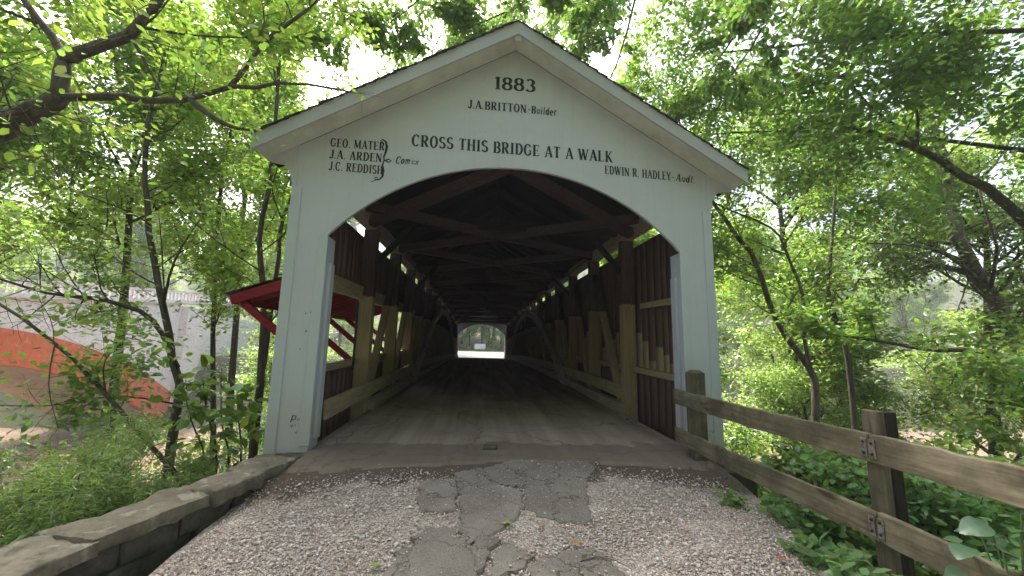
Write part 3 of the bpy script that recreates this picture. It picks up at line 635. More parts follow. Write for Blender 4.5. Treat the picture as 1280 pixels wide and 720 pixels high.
# eave plate
PY = [2.45+2.271*k for k in range(15)]
nodes = [.3]+PY+[L-.3]
for s in (-1, 1):
    for i in range(len(nodes)-1):
        a, b = nodes[i], nodes[i+1]; za, zb = float(camb(a)), float(camb(b))
        mb = MB(); mb.beam((s*2.5, a, 3.47+za), (s*2.5, b, 3.47+zb), .24, .19); mb.build('top_chord', M['arch'], br)
        mb = MB(); mb.beam((s*2.5, a, -.28+za), (s*2.5, b, -.28+zb), .24, .3); mb.build('bottom_chord', M['timber'], br)
def post(s, y):
    mb = MB(); mb.box((-.125, -.1, -.3), (.125, .1, 3.375)); o = mb.build('post', M['post'], br, (s*2.52, y, float(camb(y))), bevel=.008); return o
p0 = {}
for s in (-1, 1):
    for k, y in enumerate(PY):
        if not p0: p0[0] = post(s, y)
        else:
            o = p0[0].copy(); col.objects.link(o); o.parent = br; o.location = (s*2.52, y, float(camb(y)))
    for k in range(14):                                       # braces lean towards the nearer abutment
        a, b = (PY[k], PY[k+1]) if k < 7 else (PY[k+1], PY[k])
        sg = 1 if b > a else -1
        mb = MB(); mb.beam((0, .2*sg, -.05), (0, (b-a)-.12*sg, 3.05), .13, .15); mb.build('brace', M['post'], br, (s*2.5, a, float(camb(a))), bevel=.006)
    mb = MB(); mb.beam((0, 0, -.1), (0, -1.9, 2.6), .12, .14)
    # burr arch ribs either side of the posts
    for xo in (2.32, 2.635):
        ys = np.linspace(3.5, L-3.5, 40); mb = MB(); pr = []
        for y in ys:
            z = 3.27-.0252*(y-L/2)**2; nrm = np.array([.0504*(y-L/2), 1]); nrm /= np.hypot(*nrm)
            for dx in (-.065, .065):
                for dn in (-.15, .15): pr.append((s*xo+dx, y+nrm[0]*dn, z+nrm[1]*dn))
        mb.v += pr
        for i in range(39):
            a = i*4; mb.f += [(a, a+4, a+5, a+1), (a+2, a+3, a+7, a+6), (a, a+2, a+6, a+4), (a+1, a+5, a+7, a+3)]
        mb.f += [(0, 1, 3, 2), (156, 158, 159, 157)]
        ar = mb.build('arch_rib', M['arch'], br)
        if xo < 2.5:
            for y in PY[2:13]:
                z = 3.27-.0252*(y-L/2)**2
                for dz in (-.07, .07):
                    mb = MB(); mb.tube([(s*(xo-.064), y, z+dz), (s*(xo-.085), y, z+dz)], [.022, .022], 8); mb.build('bolt', M['iron'], ar)
    # guard rail and curb plank
    st = .3 if s < 0 else 2.36
    ys = [st, 5.0, 9.5, 14., 18.35, 23., 28, 32.5, L-.35]
    for a, b in zip(ys, ys[1:]):
        mb = MB(); mb.beam((s*2.365, a, .41+float(camb(a))), (s*2.365, b, .41+float(camb(b))), .05, .25); mb.build('guard_rail', M['tan_y'], br, bevel=.006)
        a2 = max(a, 2.6) if s < 0 else a
        mb = MB(); mb.beam((s*2.37, a2+.002, .1+float(floor_z(a2))), (s*2.37, b-.002, .1+float(floor_z(b))), .14, .2); mb.build('curb', M['timber'], br, bevel=.008)
# tie beams and wind bracing
for i in range(0, 13, 2):
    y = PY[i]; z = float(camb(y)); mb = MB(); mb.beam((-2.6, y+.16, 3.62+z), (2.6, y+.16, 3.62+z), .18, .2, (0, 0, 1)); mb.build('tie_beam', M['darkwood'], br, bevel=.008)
    for s in (-1, 1):
        mb = MB(); mb.beam((s*2.4, y, 2.75+z), (s*1.75, y+.02, 3.52+z), .09, .12, (0, 1, 0)); mb.build('knee_brace', M['darkwood'], br)
for s in (-1, 1):
    mb = MB(); mb.beam((s*2.36, 1.75, 3.42), (s*.03, .52, 4.02), .15, .17); mb.build('portal_brace', M['timberx'], br)
yc = 2.91
while yc < L-4:
    a, b = yc-1.5, yc+1.5; za = float(camb(yc))
    lo = max(a, .4)
    t = (lo-a)/(b-a)
    mb = MB(); mb.beam((-2.38+4.76*t, lo, 3.50+za), (2.38, b, 3.50+za), .14, .16); mb.build('wind_brace', M['timberx'], br)
    mb = MB(); mb.beam((2.38-4.76*t, lo, 3.502+za), (-2.38, b, 3.502+za), .139, .155); mb.build('wind_brace', M['timberx'], br)
    yc += 3.16
# deck
ys = np.concatenate([np.linspace(-.9, 3, 60), np.linspace(3.3, L+.6, 60)]); xs = np.linspace(-2.39, 2.39, 120)
XX, YY = np.meshgrid(xs, ys); P3 = np.stack([XX, YY, 0*XX], -1)
lip = vnoise(np.stack([XX, 0*XX, 0*XX], -1), 2.2, 23)*.1+vnoise(np.stack([XX, 0*XX, 0*XX], -1), 9, 24)*.035
ZZ = np.where(YY > 0, floor_z(np.clip(YY, 0, L)), road_z(XX, np.minimum(YY, 0))+.008)+vnoise(P3, 1.4, 21)*.006+.006
ZZ = np.where(YY < -.62+lip+.12*np.clip(np.abs(XX)-1.5, 0, 1), ZZ-.06, ZZ)
V = np.stack([XX, YY, ZZ], -1).reshape(-1, 3); I = np.arange(len(V)).reshape(len(ys), 120)
Q = np.stack([I[:-1, :-1], I[:-1, 1:], I[1:, 1:], I[1:, :-1]], -1).reshape(-1, 4)
dk = np_mesh('deck', V, Q, M['deck'], br, smooth=True)
for a, b in ((.0, .7), (.7, 2.3)): pass
mb = MB()
for k in range(13):
    a, b = .3+k*2.8, .3+(k+1)*2.8
    if b > L: break
    mb.beam((0, a, -.2+float(floor_z(a))-.15), (0, b, -.2+float(floor_z(b))-.15), 5.3, .16)
mb.build('deck_planks', M['timber'], dk)
# abutments
for y0, y1, nm in ((-.28, 2.0, 0), (L-1.4, L+1.0, 1)):
    mb = MB()
    for k in range(14):
        z0 = -7.2+k*.5
        x = -3.1
        while x < 3.1:
            wd = min(rng.uniform(.6, 1.1), 3.1-x)
            mb.box((x+.008, y0+rng.uniform(.02, .05), z0+.008), (x+wd-.008, y1-rng.uniform(.02, .05), min(z0+.495, -.21 if nm == 0 else .12)))
            x += wd
            if x > 2.9: break
    mb.build('abutment', M['wallstone'], br)
# red lean-to over the side window
aw = MB(); A0, A1 = .85, 7.2
XI, ZI, XO, ZO = -2.73, 2.36, -3.98, 1.9
pr = [(XI, A0, ZI), (XO, A0-.02, ZO), (XO, A1, ZO+.15), (XI, A1, ZI+.15)]
aw.add([(a, b, c+.03) for a, b, c in pr]+[(a, b, c+.055) for a, b, c in pr], [(3, 2, 1, 0), (4, 5, 6, 7), (0, 1, 5, 4), (1, 2, 6, 5), (2, 3, 7, 6), (3, 0, 4, 7)])
awn = aw.build('awning', M['red'], br)
mb = MB(); pr2 = [(XI, A0-.05), (XO-.1, A0-.08), (XO-.1, A1), (XI, A1)]
for k in range(9):
    f0, f1 = k/9, (k+1.2)/9
    xa, xb = XI+(XO-.1-XI)*f0, XI+(XO-.1-XI)*min(f1, 1); za, zb = ZI+(ZO-ZI)*f0*1.04+.085, ZI+(ZO-ZI)*min(f1, 1)*1.04+.07
    y = A0-.07
    while y < A1:
        wd = random.uniform(.15, .25); e = .15*(y-A0)/(A1-A0); j = random.uniform(-.008, .01)
        mb.add([(xa, y, za+e), (xb, y, zb+e+j), (xb, y+wd-.005, zb+e+j), (xa, y+wd-.005, za+e)], [(0, 1, 2, 3)]); y += wd
mb.build('shingles', M['shingle'], awn)
mb = MB(); mb.beam((XI, A0-.035, ZI-.03), (XO, A0-.05, ZO-.03), .03, .14); mb.build('verge_board', M['red'], awn)
mb = MB(); mb.beam((XO+.02, A0-.05, ZO-.02), (XO+.02, A1, ZO+.13), .03, .13); mb.build('eave_board', M['red'], awn)
y = A0+.35
while y < A1:
    e = .15*(y-A0)/(A1-A0); mb = MB(); mb.beam((XI, y, ZI-.015+e), (XO+.06, y, ZO+.0+e), .05, .08); mb.build('rafter', M['red'], awn); y += .42
y = A0+.02
while y < A1:
    e = .15*(y-A0)/(A1-A0); mb = MB(); mb.beam((XO+.12, y, ZO-.05+e), (XI-.005, y+.02, .95+e), .075, .1); mb.build('strut', M['red'], awn); y += 1.55
mb = MB(); mb.tube([(-2.56, 2.02, 2.02), (-2.56, 2.02, .85)], [.022, .022], 8); mb.build('tie_rod', M['iron'], br)

# ------------------------------------------------------------------ stone wall on the left
sw = empty('stone_wall', (-2.8, -1.3, -.3)); tag(sw, 'low mossy stone wall with broad coping stones along the left edge of the gravel', 'wall')
def rough_block(bm, quad, z0, z1, seed, amp=.02, cuts=5):
    b2 = bmesh.new(); vs = [b2.verts.new((x, y, z)) for z in (z0, z1) for x, y in quad]
    for f in ((3, 2, 1, 0), (4, 5, 6, 7), (0, 1, 5, 4), (1, 2, 6, 5), (2, 3, 7, 6), (3, 0, 4, 7)): b2.faces.new([vs[i] for i in f])
    bmesh.ops.bevel(b2, geom=b2.edges[:], offset=.022, segments=2, affect='EDGES', profile=.6)
    bmesh.ops.triangulate(b2, faces=[f for f in b2.faces if len(f.verts) > 4])
    bmesh.ops.subdivide_edges(b2, edges=[e for e in b2.edges if e.calc_length() > .09], cuts=cuts, use_grid_fill=True)
    b2.normal_update(); P = np.array([v.co[:] for v in b2.verts]); d = vnoise(P, 4, seed)*amp*.7+vnoise(P, 11, seed+1)*amp*.55+vnoise(P, 28, seed+2)*amp*.35+vnoise(P, 60, seed+3)*amp*.2
    for v, k in zip(b2.verts, d): v.co += v.normal*float(k)
    me = bpy.data.meshes.new('tmp'); b2.to_mesh(me); b2.free(); bm.from_mesh(me); bpy.data.meshes.remove(me)
def wp(t, side):                                             # t: distance from the bridge; side 0 road, 1 outer
    y = -.16-t; xi = float(np.interp(-y, [.1, .35, 1.2, 2.5, 5, 12], [-2.36, -2.4, -2.62, -2.9, -3.4, -5.2])); xo = float(np.interp(-y, [.1, .8, 1.4, 2.3, 5, 12], [-2.9, -2.87, -3.08, -3.34, -3.95, -5.8]))
    return (xi, y-.1) if side == 0 else (xo, y)
def to_obj(bm, name, mat, par):
    me = bpy.data.meshes.new(name); bm.to_mesh(me); bm.free(); me.materials.append(mat); me.shade_smooth()
    try: me.set_sharp_from_angle(angle=math.radians(50))
    except Exception: pass
    o = bpy.data.objects.new(name, me); col.objects.link(o); o.parent = par; o.matrix_parent_inverse = Matrix.Translation(-par.location); return o
t = 0.; k = 0
for wdt in (.62, .5, .85, .7, .95, .8, 1.0, .9, 1.1):
    bm = bmesh.new(); a0, a1, b1, b0 = wp(t-.012, 0), wp(t+wdt+.012, 0), wp(t+wdt+.012, 1), wp(t-.012, 1)
    dz = -.012*k*.6
    j = rng.uniform(-.015, .015)
    rough_block(bm, [(a0[0]+j, a0[1]), (a1[0]+j+rng.uniform(-.02, .02), a1[1]), b1, b0], -.115+dz+rng.uniform(-.01, .01), .0+dz+rng.uniform(-.012, .008), 40+k, .034, 7); to_obj(bm, 'coping_stone', M['cap'], sw); t += wdt; k += 1
bm = bmesh.new()
for c in range(3):
    t = 0.; z0 = -.68+c*.195
    while t < 6.5:
        wdt = rng.uniform(.3, .55); a0, a1, b1, b0 = wp(t+.01, 0), wp(t+wdt-.004, 0), wp(t+wdt-.004, 1), wp(t+.01, 1)
        ins = .045-.0*c+rng.uniform(-.02, .02)
        rough_block(bm, [(a0[0]-ins, a0[1]), (a1[0]-ins, a1[1]), (b1[0]+.04, b1[1]), (b0[0]+.04, b0[1])], z0, z0+.205-.02*(t/3), 80+int(t*7)+c*31, .022, 3); t += wdt
to_obj(bm, 'masonry', M['wallstone'], sw)
st = bmesh.new(); rough_block(st, [(-2.42, -.36), (-2.05, -.30), (-1.86, .1), (-2.38, .28)], -.12, -.02, 201, .02)
o = to_obj(st, 'threshold_stone', M['cap'], sw); 
st = bmesh.new(); rough_block(st, [(-2.4, .2), (-1.95, .12), (-1.98, .75), (-2.4, .8)], -.12, -.012, 211, .02); to_obj(st, 'threshold_stone', M['cap'], sw)

# ------------------------------------------------------------------ fence on the right
fe = empty('wooden_fence', (2.25, -.3, -.1)); tag(fe, 'weathered two-rail plank fence leading to the right pillar of the bridge', 'fence')
def fpart(mb, name, mat, warp=0, bevel=.008, par=None):
    o = mb.build(name, mat, fe, bevel=bevel); o.matrix_parent_inverse = Matrix.Translation(-fe.location); return o
def plank(p, q, wd, ht, seed):
    """long rail with uneven, slightly bowed edges"""
    mb = MB(); p, q = np.array(p), np.array(q); r = np.random.default_rng(seed); k = 24; d = (q-p); sx = np.array([d[1], -d[0], 0])/np.hypot(d[0], d[1])*wd/2
    for i in range(k+1):
        c = p+d*i/k; e1, e0 = r.normal(0, .0035, 2); bow = math.sin(i/k*3.14)*.012
        for a, b in ((-1, -1), (1, -1), (1, 1), (-1, 1)): mb.v.append(tuple(c+a*sx+np.array([0, 0, b*ht/2+(e1 if b > 0 else e0)-bow])))
    for i in range(k):
        for j in range(4): mb.f.append((i*4+j, i*4+(j+1) % 4, i*4+4+(j+1) % 4, i*4+4+j))
    mb.f += [(3, 2, 1, 0), tuple(k*4+j for j in range(4))]; return mb
mb = MB(); mb.box((2.215, -.42, -.45), (2.39, -.27, 1.0)); mb.v = [v if v[2] < .5 else (2.3+(v[0]-2.3)*1., v[1], v[2]-.0) for v in mb.v]
# chamfered post head
mb.add([(2.215, -.42, 1.0), (2.39, -.42, 1.0), (2.39, -.27, 1.0), (2.215, -.27, 1.0), (2.255, -.38, 1.035), (2.35, -.38, 1.035), (2.35, -.31, 1.035), (2.255, -.31, 1.035)], [(4, 5, 6, 7), (0, 1, 5, 4), (1, 2, 6, 5), (2, 3, 7, 6), (3, 0, 4, 7)])
fpart(mb, 'post', M['fpost'], bevel=0)
for y in (-2.62, -5.0):
    mb = MB(); mb.box((2.245, y-.09, -.6), (2.295, y+.03, .885)); fpart(mb, 'post', M['fpost'])
    mb = MB(); mb.box((2.2955, y-.088, -.6), (2.385, y+.028, .88)); fpart(mb, 'backing_post', M['tar'])  # dark half of the same post: its shaded side put into the colour
for z0, z1, z2, hh in ((.68, .645, .65, .185), (.20, .155, .12, .18)):
    fpart(plank((2.19, -.02, z0), (2.218, -2.668, z1), .045, hh, int(z0*100)), 'rail', M['rail'])
    fpart(plank((2.218, -2.674, z1), (2.2, -5.06, z2), .045, hh, int(z0*100)+7), 'rail', M['rail'])
for z in (.645, .155):
    for dy in (-.028, .03):
        mb = MB(); mb.box((2.184, -2.671+dy-.02, z-.06), (2.192, -2.671+dy+.02, z+.06)); pl_ = fpart(mb, 'splice_plate', M['plate'], bevel=.002)
        for dz in (-.035, .035):
            mb = MB(); mb.tube([(2.184, -2.671+dy, z+dz), (2.176, -2.671+dy, z+dz)], [.009, .008], 8); b2 = mb.build('bolt', M['iron'], pl_)
mb = MB(); mb.box((2.3, -.06, -.16), (2.75, .0, -.06)); mb.box((2.3, -.06, -.3), (2.8, -.0, -.17)); fpart(mb, 'footing', M['fpost'])

# ------------------------------------------------------------------ foliage machinery
LF6 = np.array([(0, 0, 0), (.3, -.2, .03), (.68, -.16, .02), (1, 0, -.06), (.68, .16, .02), (.3, .2, .03)])
LQ6 = np.array([(0, 1, 2, 3), (0, 3, 4, 5)])
def leaf_mesh(name, base, axis, nrm, size, mat, parent, width=1., smooth=False):
    """one folded leaf blade per entry"""
    k = len(base); ax = axis/np.linalg.norm(axis, axis=1, keepdims=True)
    sd = np.cross(nrm, ax); sd /= np.linalg.norm(sd, axis=1, keepdims=True)+1e-9; nn = np.cross(ax, sd)
    V = base[:, None]+size[:, None, None]*(LF6[None, :, 0:1]*ax[:, None]+LF6[None, :, 1:2]*width*sd[:, None]+LF6[None, :, 2:3]*nn[:, None])
    Qs = (LQ6[None]+6*np.arange(k)[:, None, None]).reshape(-1, 4)
    return np_mesh(name, V.reshape(-1, 3), Qs, mat, parent, {'rnd': np.repeat(rng.random(k), 6)})
LC = []
class Plant:
    def __init__(s, seed, k=6): s.w = MB(); s.tw = []; s.r = np.random.default_rng(seed); s.k = k
    def limb(s, pts, r0, r1, smooth=3, jit=.02):
        """smooth polyline through pts"""
        P = np.array(pts, float); out = []
        for i in range(len(P)-1):
            a, b, c, d = P[max(i-1, 0)], P[i], P[i+1], P[min(i+2, len(P)-1)]
            for j in range(smooth):
                t = j/smooth; out.append(.5*((2*b)+(c-a)*t+(2*a-5*b+4*c-d)*t*t+(3*b-a-3*c+d)*t**3))
        out.append(P[-1]); out = np.array(out); out[1:-1] += s.r.normal(0, jit, (len(out)-2, 3))*min(1, r0*6)
        rr = np.linspace(r0, r1, len(out)); s.w.tube(out, rr, s.k if r0 > .03 else 5 if r0 > .012 else 4); return out
    def shoot(s, p, d, length, r, up=.15, wob=.25, seg=4):
        d = np.array(d, float); d /= np.linalg.norm(d); pts = [np.array(p, float)]
        for i in range(seg):
            d = d+s.r.normal(0, wob, 3)*.5+np.array([0, 0, up*.5]); d /= np.linalg.norm(d); pts.append(pts[-1]+d*length/seg)
        pts = np.array(pts)
        if r > .0025: s.w.tube(pts, np.linspace(r, r*.4, seg+1), 5 if r > .012 else 3)
        return pts
    def sprout(s, path, n, length, r, level, t0=.25, up=.15, spread=.9, flat=.6, center=None):
        for i in range(n):
            t = t0+(1-t0)*(i+s.r.random())/n; k = t*(len(path)-1); j = min(int(k), len(path)-2); p = path[j]+(path[j+1]-path[j])*(k-j)
            tan = path[j+1]-path[j]; tan = tan/(np.linalg.norm(tan)+1e-9)
            q = s.r.normal(size=3); q[2] *= flat; q -= tan*(q@tan); q /= np.linalg.norm(q)+1e-9
            d = tan*(1-spread*.6)+q*spread+np.array([0, 0, up])
            sh = s.shoot(p, d, length*(1-.45*t)*s.r.uniform(.7, 1.2), r*(1-.4*t), up if level else -.05)
            if level: s.sprout(sh, max(3, int(6-level*0)), length*.42, r*.45, level-1, .2, up*.3, spread, flat)
            else: s.tw.append(sh)
        if level == 0 or True: s.tw.append(path[-min(len(path), 4):])
    def leaves(s, name, per, size, mat, parent, spread=.1, droop=.15, upn=1., width=1., keep=None, yfront=None):
        T = [t for t in s.tw if len(t) > 1]; A = []; D = []; per = int(per*(2.8 if name == 'crown' else 1))
        for t in T:
            u = s.r.random(per)*(len(t)-1); j = np.minimum(u.astype(int), len(t)-2); f = (u-j)[:, None]
            A.append(t[j]*(1-f)+t[j+1]*f); D.append(t[j+1]-t[j])
        LC.append((name, len(T)*per)); A = np.concatenate(A); D = np.concatenate(D); D /= np.linalg.norm(D, axis=1, keepdims=True)+1e-9; k = len(A)
        sd = s.r.normal(size=(k, 3)); sd[:, 2] *= .5; ax = D*.45+sd*.75; ax[:, 2] -= droop
        A = A+s.r.normal(0, spread, (k, 3))*np.array([1, 1, .6]); nr = s.r.normal(0, .45, (k, 3)); nr[:, 2] += upn
        if keep is not None:
            m_ = keep(A)
            if yfront is not None: m_ &= (A[:, 1] > yfront) | (s.r.random(k) < .1)
            A, ax, nr = A[m_], ax[m_], nr[m_]; k = len(A)
        return leaf_mesh(name, A, ax, nr, size*s.r.uniform(.6, 1.25, k), mat, parent, width)
def clear_view(A):
    """no foliage inside the bridge, over the road in front of it or against the lens"""
    inb = (np.abs(A[:, 0]) < 2.95) & (A[:, 1] > -1.05) & (A[:, 1] < 38) & (A[:, 2] < 5.3-.6*np.abs(A[:, 0]))
    front = (np.abs(A[:, 0]) < np.where(A[:, 2] < .6, 1.8, 2.3)) & (A[:, 1] <= -.9) & (A[:, 2] < 4.3+.3*A[:, 1]+1.0)
    near = np.linalg.norm(A-np.array(CAM), axis=1) < 1.6
    awn_ = (A[:, 0] > -4.15) & (A[:, 0] < -2.6) & (A[:, 1] > .6) & (A[:, 1] < 7.4) & (A[:, 2] > .7) & (A[:, 2] < 2.65)
    return ~(inb | front | near | awn_)
def plant_obj(name, label, cat, base, P, leafargs, bark='bark', group=None, stem='trunk', crown='crown'):
    root = empty(name, base); tag(root, label, cat, group); inv = Matrix.Translation(-Vector(base))
    a = P.w.build(stem, M[bark], root, smooth=True); a.matrix_parent_inverse = inv
    b = P.leaves(crown, parent=root, keep=clear_view, **leafargs); b.matrix_parent_inverse = inv
    return root

# ------------------------------------------------------------------ trees seen one by one
def gz(x, y): return float(tz(np.array(float(x)), np.array(float(y))))
# 1 great limb over the left of the picture
P = Plant(1, 9)
tr = P.limb([(-7.6, -1.3, -1.6), (-7.2, -1.2, .6), (-6.5, -1.05, 2.4), (-5.76, -1, 3.1), (-5.38, -1, 3.39), (-5.08, -1, 3.59), (-4.89, -1, 3.8)], .15, .088)
C1 = P.limb([(-4.89, -1, 3.78), (-4.9, -1, 4.15), (-4.71, -1, 4.36), (-4.33, -1, 4.56), (-4.14, -1, 4.9), (-4.0, -.9, 5.6), (-3.7, -.5, 6.6), (-3.5, 0, 8)], .075, .03)
B1 = P.limb([(-4.91, -1, 4.18), (-5.08, -1, 4.47), (-5.43, -1, 4.88), (-6, -.8, 5.8), (-6.4, -.4, 7)], .045, .02)
D1 = P.limb([(-4.9, -1, 3.76), (-4.4, -1, 3.82), (-3.9, -1, 3.81), (-3.59, -1, 3.86), (-3.19, -1.02, 4.01), (-2.85, -1.12, 3.97), (-2.5, -1.2, 3.98), (-1.85, -1.3, 3.87)], .044, .01)
E1 = P.limb([(-3.2, -1.02, 4.01), (-3.06, -1, 4.32), (-2.85, -1, 4.68), (-2.57, -1, 4.97), (-2.35, -.9, 5.4), (-2.1, -.6, 6.1)], .03, .012)
F1 = P.limb([(-3.6, -1, 3.84), (-3.22, -1.1, 3.56), (-2.95, -1.15, 3.46), (-2.78, -1.2, 3.43)], .032, .008)
G1 = P.limb([(-4.3, -1, 4.55), (-4.1, -.98, 4.2), (-3.95, -.95, 3.95)], .02, .008)
P.sprout(C1, 9, 1.9, .02, 2, .35, .1); P.sprout(B1, 8, 1.8, .02, 2, .3, .1); P.sprout(D1, 7, .8, .008, 1, .15, .1); P.sprout(E1, 7, 1.3, .012, 1, .25, .1); P.sprout(F1, 2, .5, .006, 0, .5)
P.sprout(tr, 7, 1.9, .016, 1, .45, 0)
plant_obj('tree', 'dark forked tree limb reaching in from the upper left towards the bridge roof', 'tree', (-7.6, -1.3, -1.6), P, dict(per=7, size=.105, mat=M['leafL'], spread=.12, width=1.25, yfront=-.85))
# 2..5 slim trunks behind the wall
def slim(seed, main, others, r, label, top, nb, leaf_, size=.115, per=8, bl=2.2, t0=.3, bark='bark', lev=2):
    P = Plant(seed, 8); base = main[0]; b = (base[0], base[1], gz(base[0], base[1])-.1)
    pts = [b]+list(main)+list(top); mp = P.limb(pts, r, r*.22)
    P.sprout(mp, nb, bl, r*.22, lev, t0, .18)
    for o_, r_, n_, l_ in others:
        q = P.limb(o_, r_, r_*.3); P.sprout(q, n_, l_, r_*.35, 1, .25, .12)
    return plant_obj('tree', label, 'tree', b, P, dict(per=per, size=size, mat=M[leaf_], spread=.16, width=1.3, yfront=main[1][1]-.1), bark)
slim(2, [(-6.0, 3, -1.5), (-5.98, 3, .2), (-6.06, 3, .62), (-6.47, 3, 1.82), (-6.96, 3, 3.4), (-7.26, 3, 4.9), (-7.32, 3, 6.13)],
     [([(-6.08, 3, .77), (-6.51, 2.8, 1.66), (-7.14, 2.5, 1.98), (-7.9, 2.3, 2.05), (-8.6, 2.0, 2.3)], .05, 18, 1.6), ([(-6.0, 3, .1), (-6.6, 2.5, .3), (-7.3, 2.0, .2), (-8, 1.6, .3)], .02, 11, 1.2), ([(-6.5, 3, 1.9), (-6.2, 2.7, 2.8), (-5.6, 2.4, 3.6)], .03, 5, 1.1)], .092,
     'slim dark tree with a low branch on its left, in front of the concrete arch', [(-7.2, 3.1, 8), (-7, 3, 10)], 15, 'leafL', t0=.42)
slim(3, [(-5.75, 4, -2), (-5.79, 4, -1.38), (-6.01, 4, .39), (-6.2, 4, 2.1), (-6.37, 4, 4.48), (-6.37, 4, 5.84)], [], .072, 'straight slender tree with a bare lower trunk left of the red lean-to', [(-6.2, 4.2, 8.5), (-6, 4, 11)], 15, 'leafL', t0=.4)
slim(4, [(-4.32, 2.5, -1.6), (-4.3, 2.5, -.69), (-4.3, 2.5, .54), (-4.39, 2.5, 1.99), (-4.6, 2.5, 3.2), (-4.55, 2.5, 4.82)],
     [([(-4.3, 2.5, .3), (-4.36, 2.65, .96), (-4.33, 2.7, 2.48), (-4.3, 2.7, 3.76), (-4.0, 2.7, 4.9), (-3.8, 2.9, 6.5)], .055, 8, 1.5)], .09, 'twin-stemmed tree standing close behind the left pillar of the bridge', [(-4.7, 2.6, 7), (-4.9, 2.8, 9.5)], 12, 'leafL', t0=.42)
slim(5, [(-4.0, .5, -.9), (-4.14, .5, -.48), (-4.53, .5, -.09), (-5.21, .5, .6), (-5.89, .5, 1.2), (-6.65, .5, 1.7)], [([(-5.2, .5, .6), (-5.1, .3, 1.0), (-4.8, .2, 1.3)], .012, 5, .7), ([(-5.9, .5, 1.2), (-5.7, .3, .7), (-5.4, .2, .2)], .012, 6, .7)], .042, 'thin tree leaning steeply to the left over the stone wall', [(-7.6, .4, 2.3), (-8.6, .3, 3)], 9, 'leafM', per=7, bl=1.2, t0=.45, lev=1)
# young maple with big leaves by the wall
P = Plant(6, 5); b = (-4.15, 1.1, gz(-4.15, 1.1)-.05)
for k in range(4):
    q = P.limb([(b[0]+.1*k-.15, b[1]+.05*k, b[2]), (b[0]-.1+.16*k, b[1]+.05, -.5), (b[0]-.35+.24*k, b[1]-.05*k, .15+.12*(k % 2)), (b[0]-.5+.3*k, b[1]-.1*k, .6+.15*(k % 3))], .016, .006); P.sprout(q, 7, .5, .006, 0, .3, .05)
plant_obj('sapling', 'bushy young sapling with large leaves behind the wall near the left pillar', 'sapling', b, P, dict(per=9, size=.19, mat=M['leafM'], spread=.05, width=1.5, droop=.35), stem='stems', crown='foliage')
# right side
slim(11, [(7.6, 4, -2.6), (7.59, 4, -1.62), (7.73, 4, .19), (7.64, 4, .94), (6.87, 4, 2.09), (6.46, 4, 3.48), (6.08, 4, 4.09), (5.46, 4, 5.0)],
     [([(7.66, 4, .94), (7.57, 4, 1.72), (7.63, 4, 2.71), (7.33, 4, 3.72), (6.96, 4, 4.44), (5.71, 4, 4.91), (4.8, 4, 5.4)], .05, 10, 1.7)], .105, 'grey tree forking into two curved stems right of the white pillar', [(4.9, 4.1, 6.2), (4.5, 4.3, 7.6), (4.0, 4.6, 9.2)], 20, 'leafL', t0=.42, bark='gbark', bl=2.5)
slim(12, [(9.64, 5, -2.6), (9.64, 5, -1.94), (9.66, 5, 1.15), (9.52, 5, 2.01), (9.25, 5, 2.78), (9.56, 5, 4.51)], [([(9.4, 5, 1.9), (8.9, 4.8, 2.2), (8.4, 4.7, 2.1)], .03, 4, .9)], .1, 'small crooked dark tree between the forked grey tree and the leaning trunk', [(9.9, 5, 6.5), (10, 5, 8)], 11, 'leafM', t0=.45)
slim(13, [(13.9, 4, -3), (13.6, 4, -.14), (13.17, 4, 2.26), (12.66, 4, 3.29), (12.25, 4, 4.36), (12.14, 4, 6.61)], [([(12.7, 4, 3.2), (11.5, 3.8, 3.9), (10, 3.5, 4.0), (8.7, 3.2, 3.9)], .06, 9, 1.7)], .27, 'thick leaning tree trunk with pale bark at the right', [(11.6, 4, 9), (11.4, 4, 12)], 18, 'leafD', t0=.38, bl=3.4, per=10, bark='gbark')
P = Plant(14, 9); tr = P.limb([(11.6, .6, -3.2), (11.4, .8, 0), (10.8, .9, 2.2), (9.94, 1, 3.43), (8.8, 1, 4.37), (7.6, 1, 5.0), (6.68, 1, 5.33), (5.89, 1, 5.36)], .15, .02)
q1 = P.limb([(7.67, 1, 4.96), (7.33, 1, 5.38), (6.74, 1, 5.82), (6, .8, 6.3)], .035, .012); q2 = P.limb([(7.52, 1, 5.03), (7.64, 1, 5.64), (7.65, 1, 6.46), (7.5, .9, 7.6)], .035, .012)
q3 = P.limb([(10.4, .95, 3.0), (9.6, .2, 4.6), (8.2, -.6, 6.2), (6.6, -.9, 7.2), (5.4, -.6, 7.6)], .09, .02); q4 = P.limb([(10.6, .9, 2.6), (10.3, .4, 5), (9.8, 0, 7.5), (9.4, 0, 10)], .1, .03)
q5 = P.limb([(8.2, -.6, 6.2), (6.9, 1, 7.3), (5.5, 2.2, 7.9), (4.2, 3, 8.3)], .04, .012); q6 = P.limb([(9.6, .2, 4.6), (8, 2.5, 6.3), (6.4, 4.5, 7.3), (5.4, 6, 7.8)], .045, .012)
for q, n_, l_ in ((q5, 11, 2.2), (q6, 11, 2.3), (tr, 11, 2.2), (q1, 6, 1.8), (q2, 6, 1.7), (q3, 11, 2.5), (q4, 10, 2.6)): P.sprout(q, n_, l_, .012, 2, .3, .05, flat=.3)
plant_obj('tree', 'overhanging tree with a long limb arching across the upper right', 'tree', (11.6, .6, -3.2), P, dict(per=5, size=.125, mat=M['leafD'], spread=.2, width=1.3))
P = Plant(15, 7); tr = P.limb([(8.6, -.9, -2.6), (8.4, -.7, -.5), (7.9, -.55, .8), (7.11, -.5, 1.25), (6.18, -.5, 1.34), (5.27, -.5, 1.37), (4.5, -.5, 1.46), (4.0, -.5, 1.52)], .075, .008)
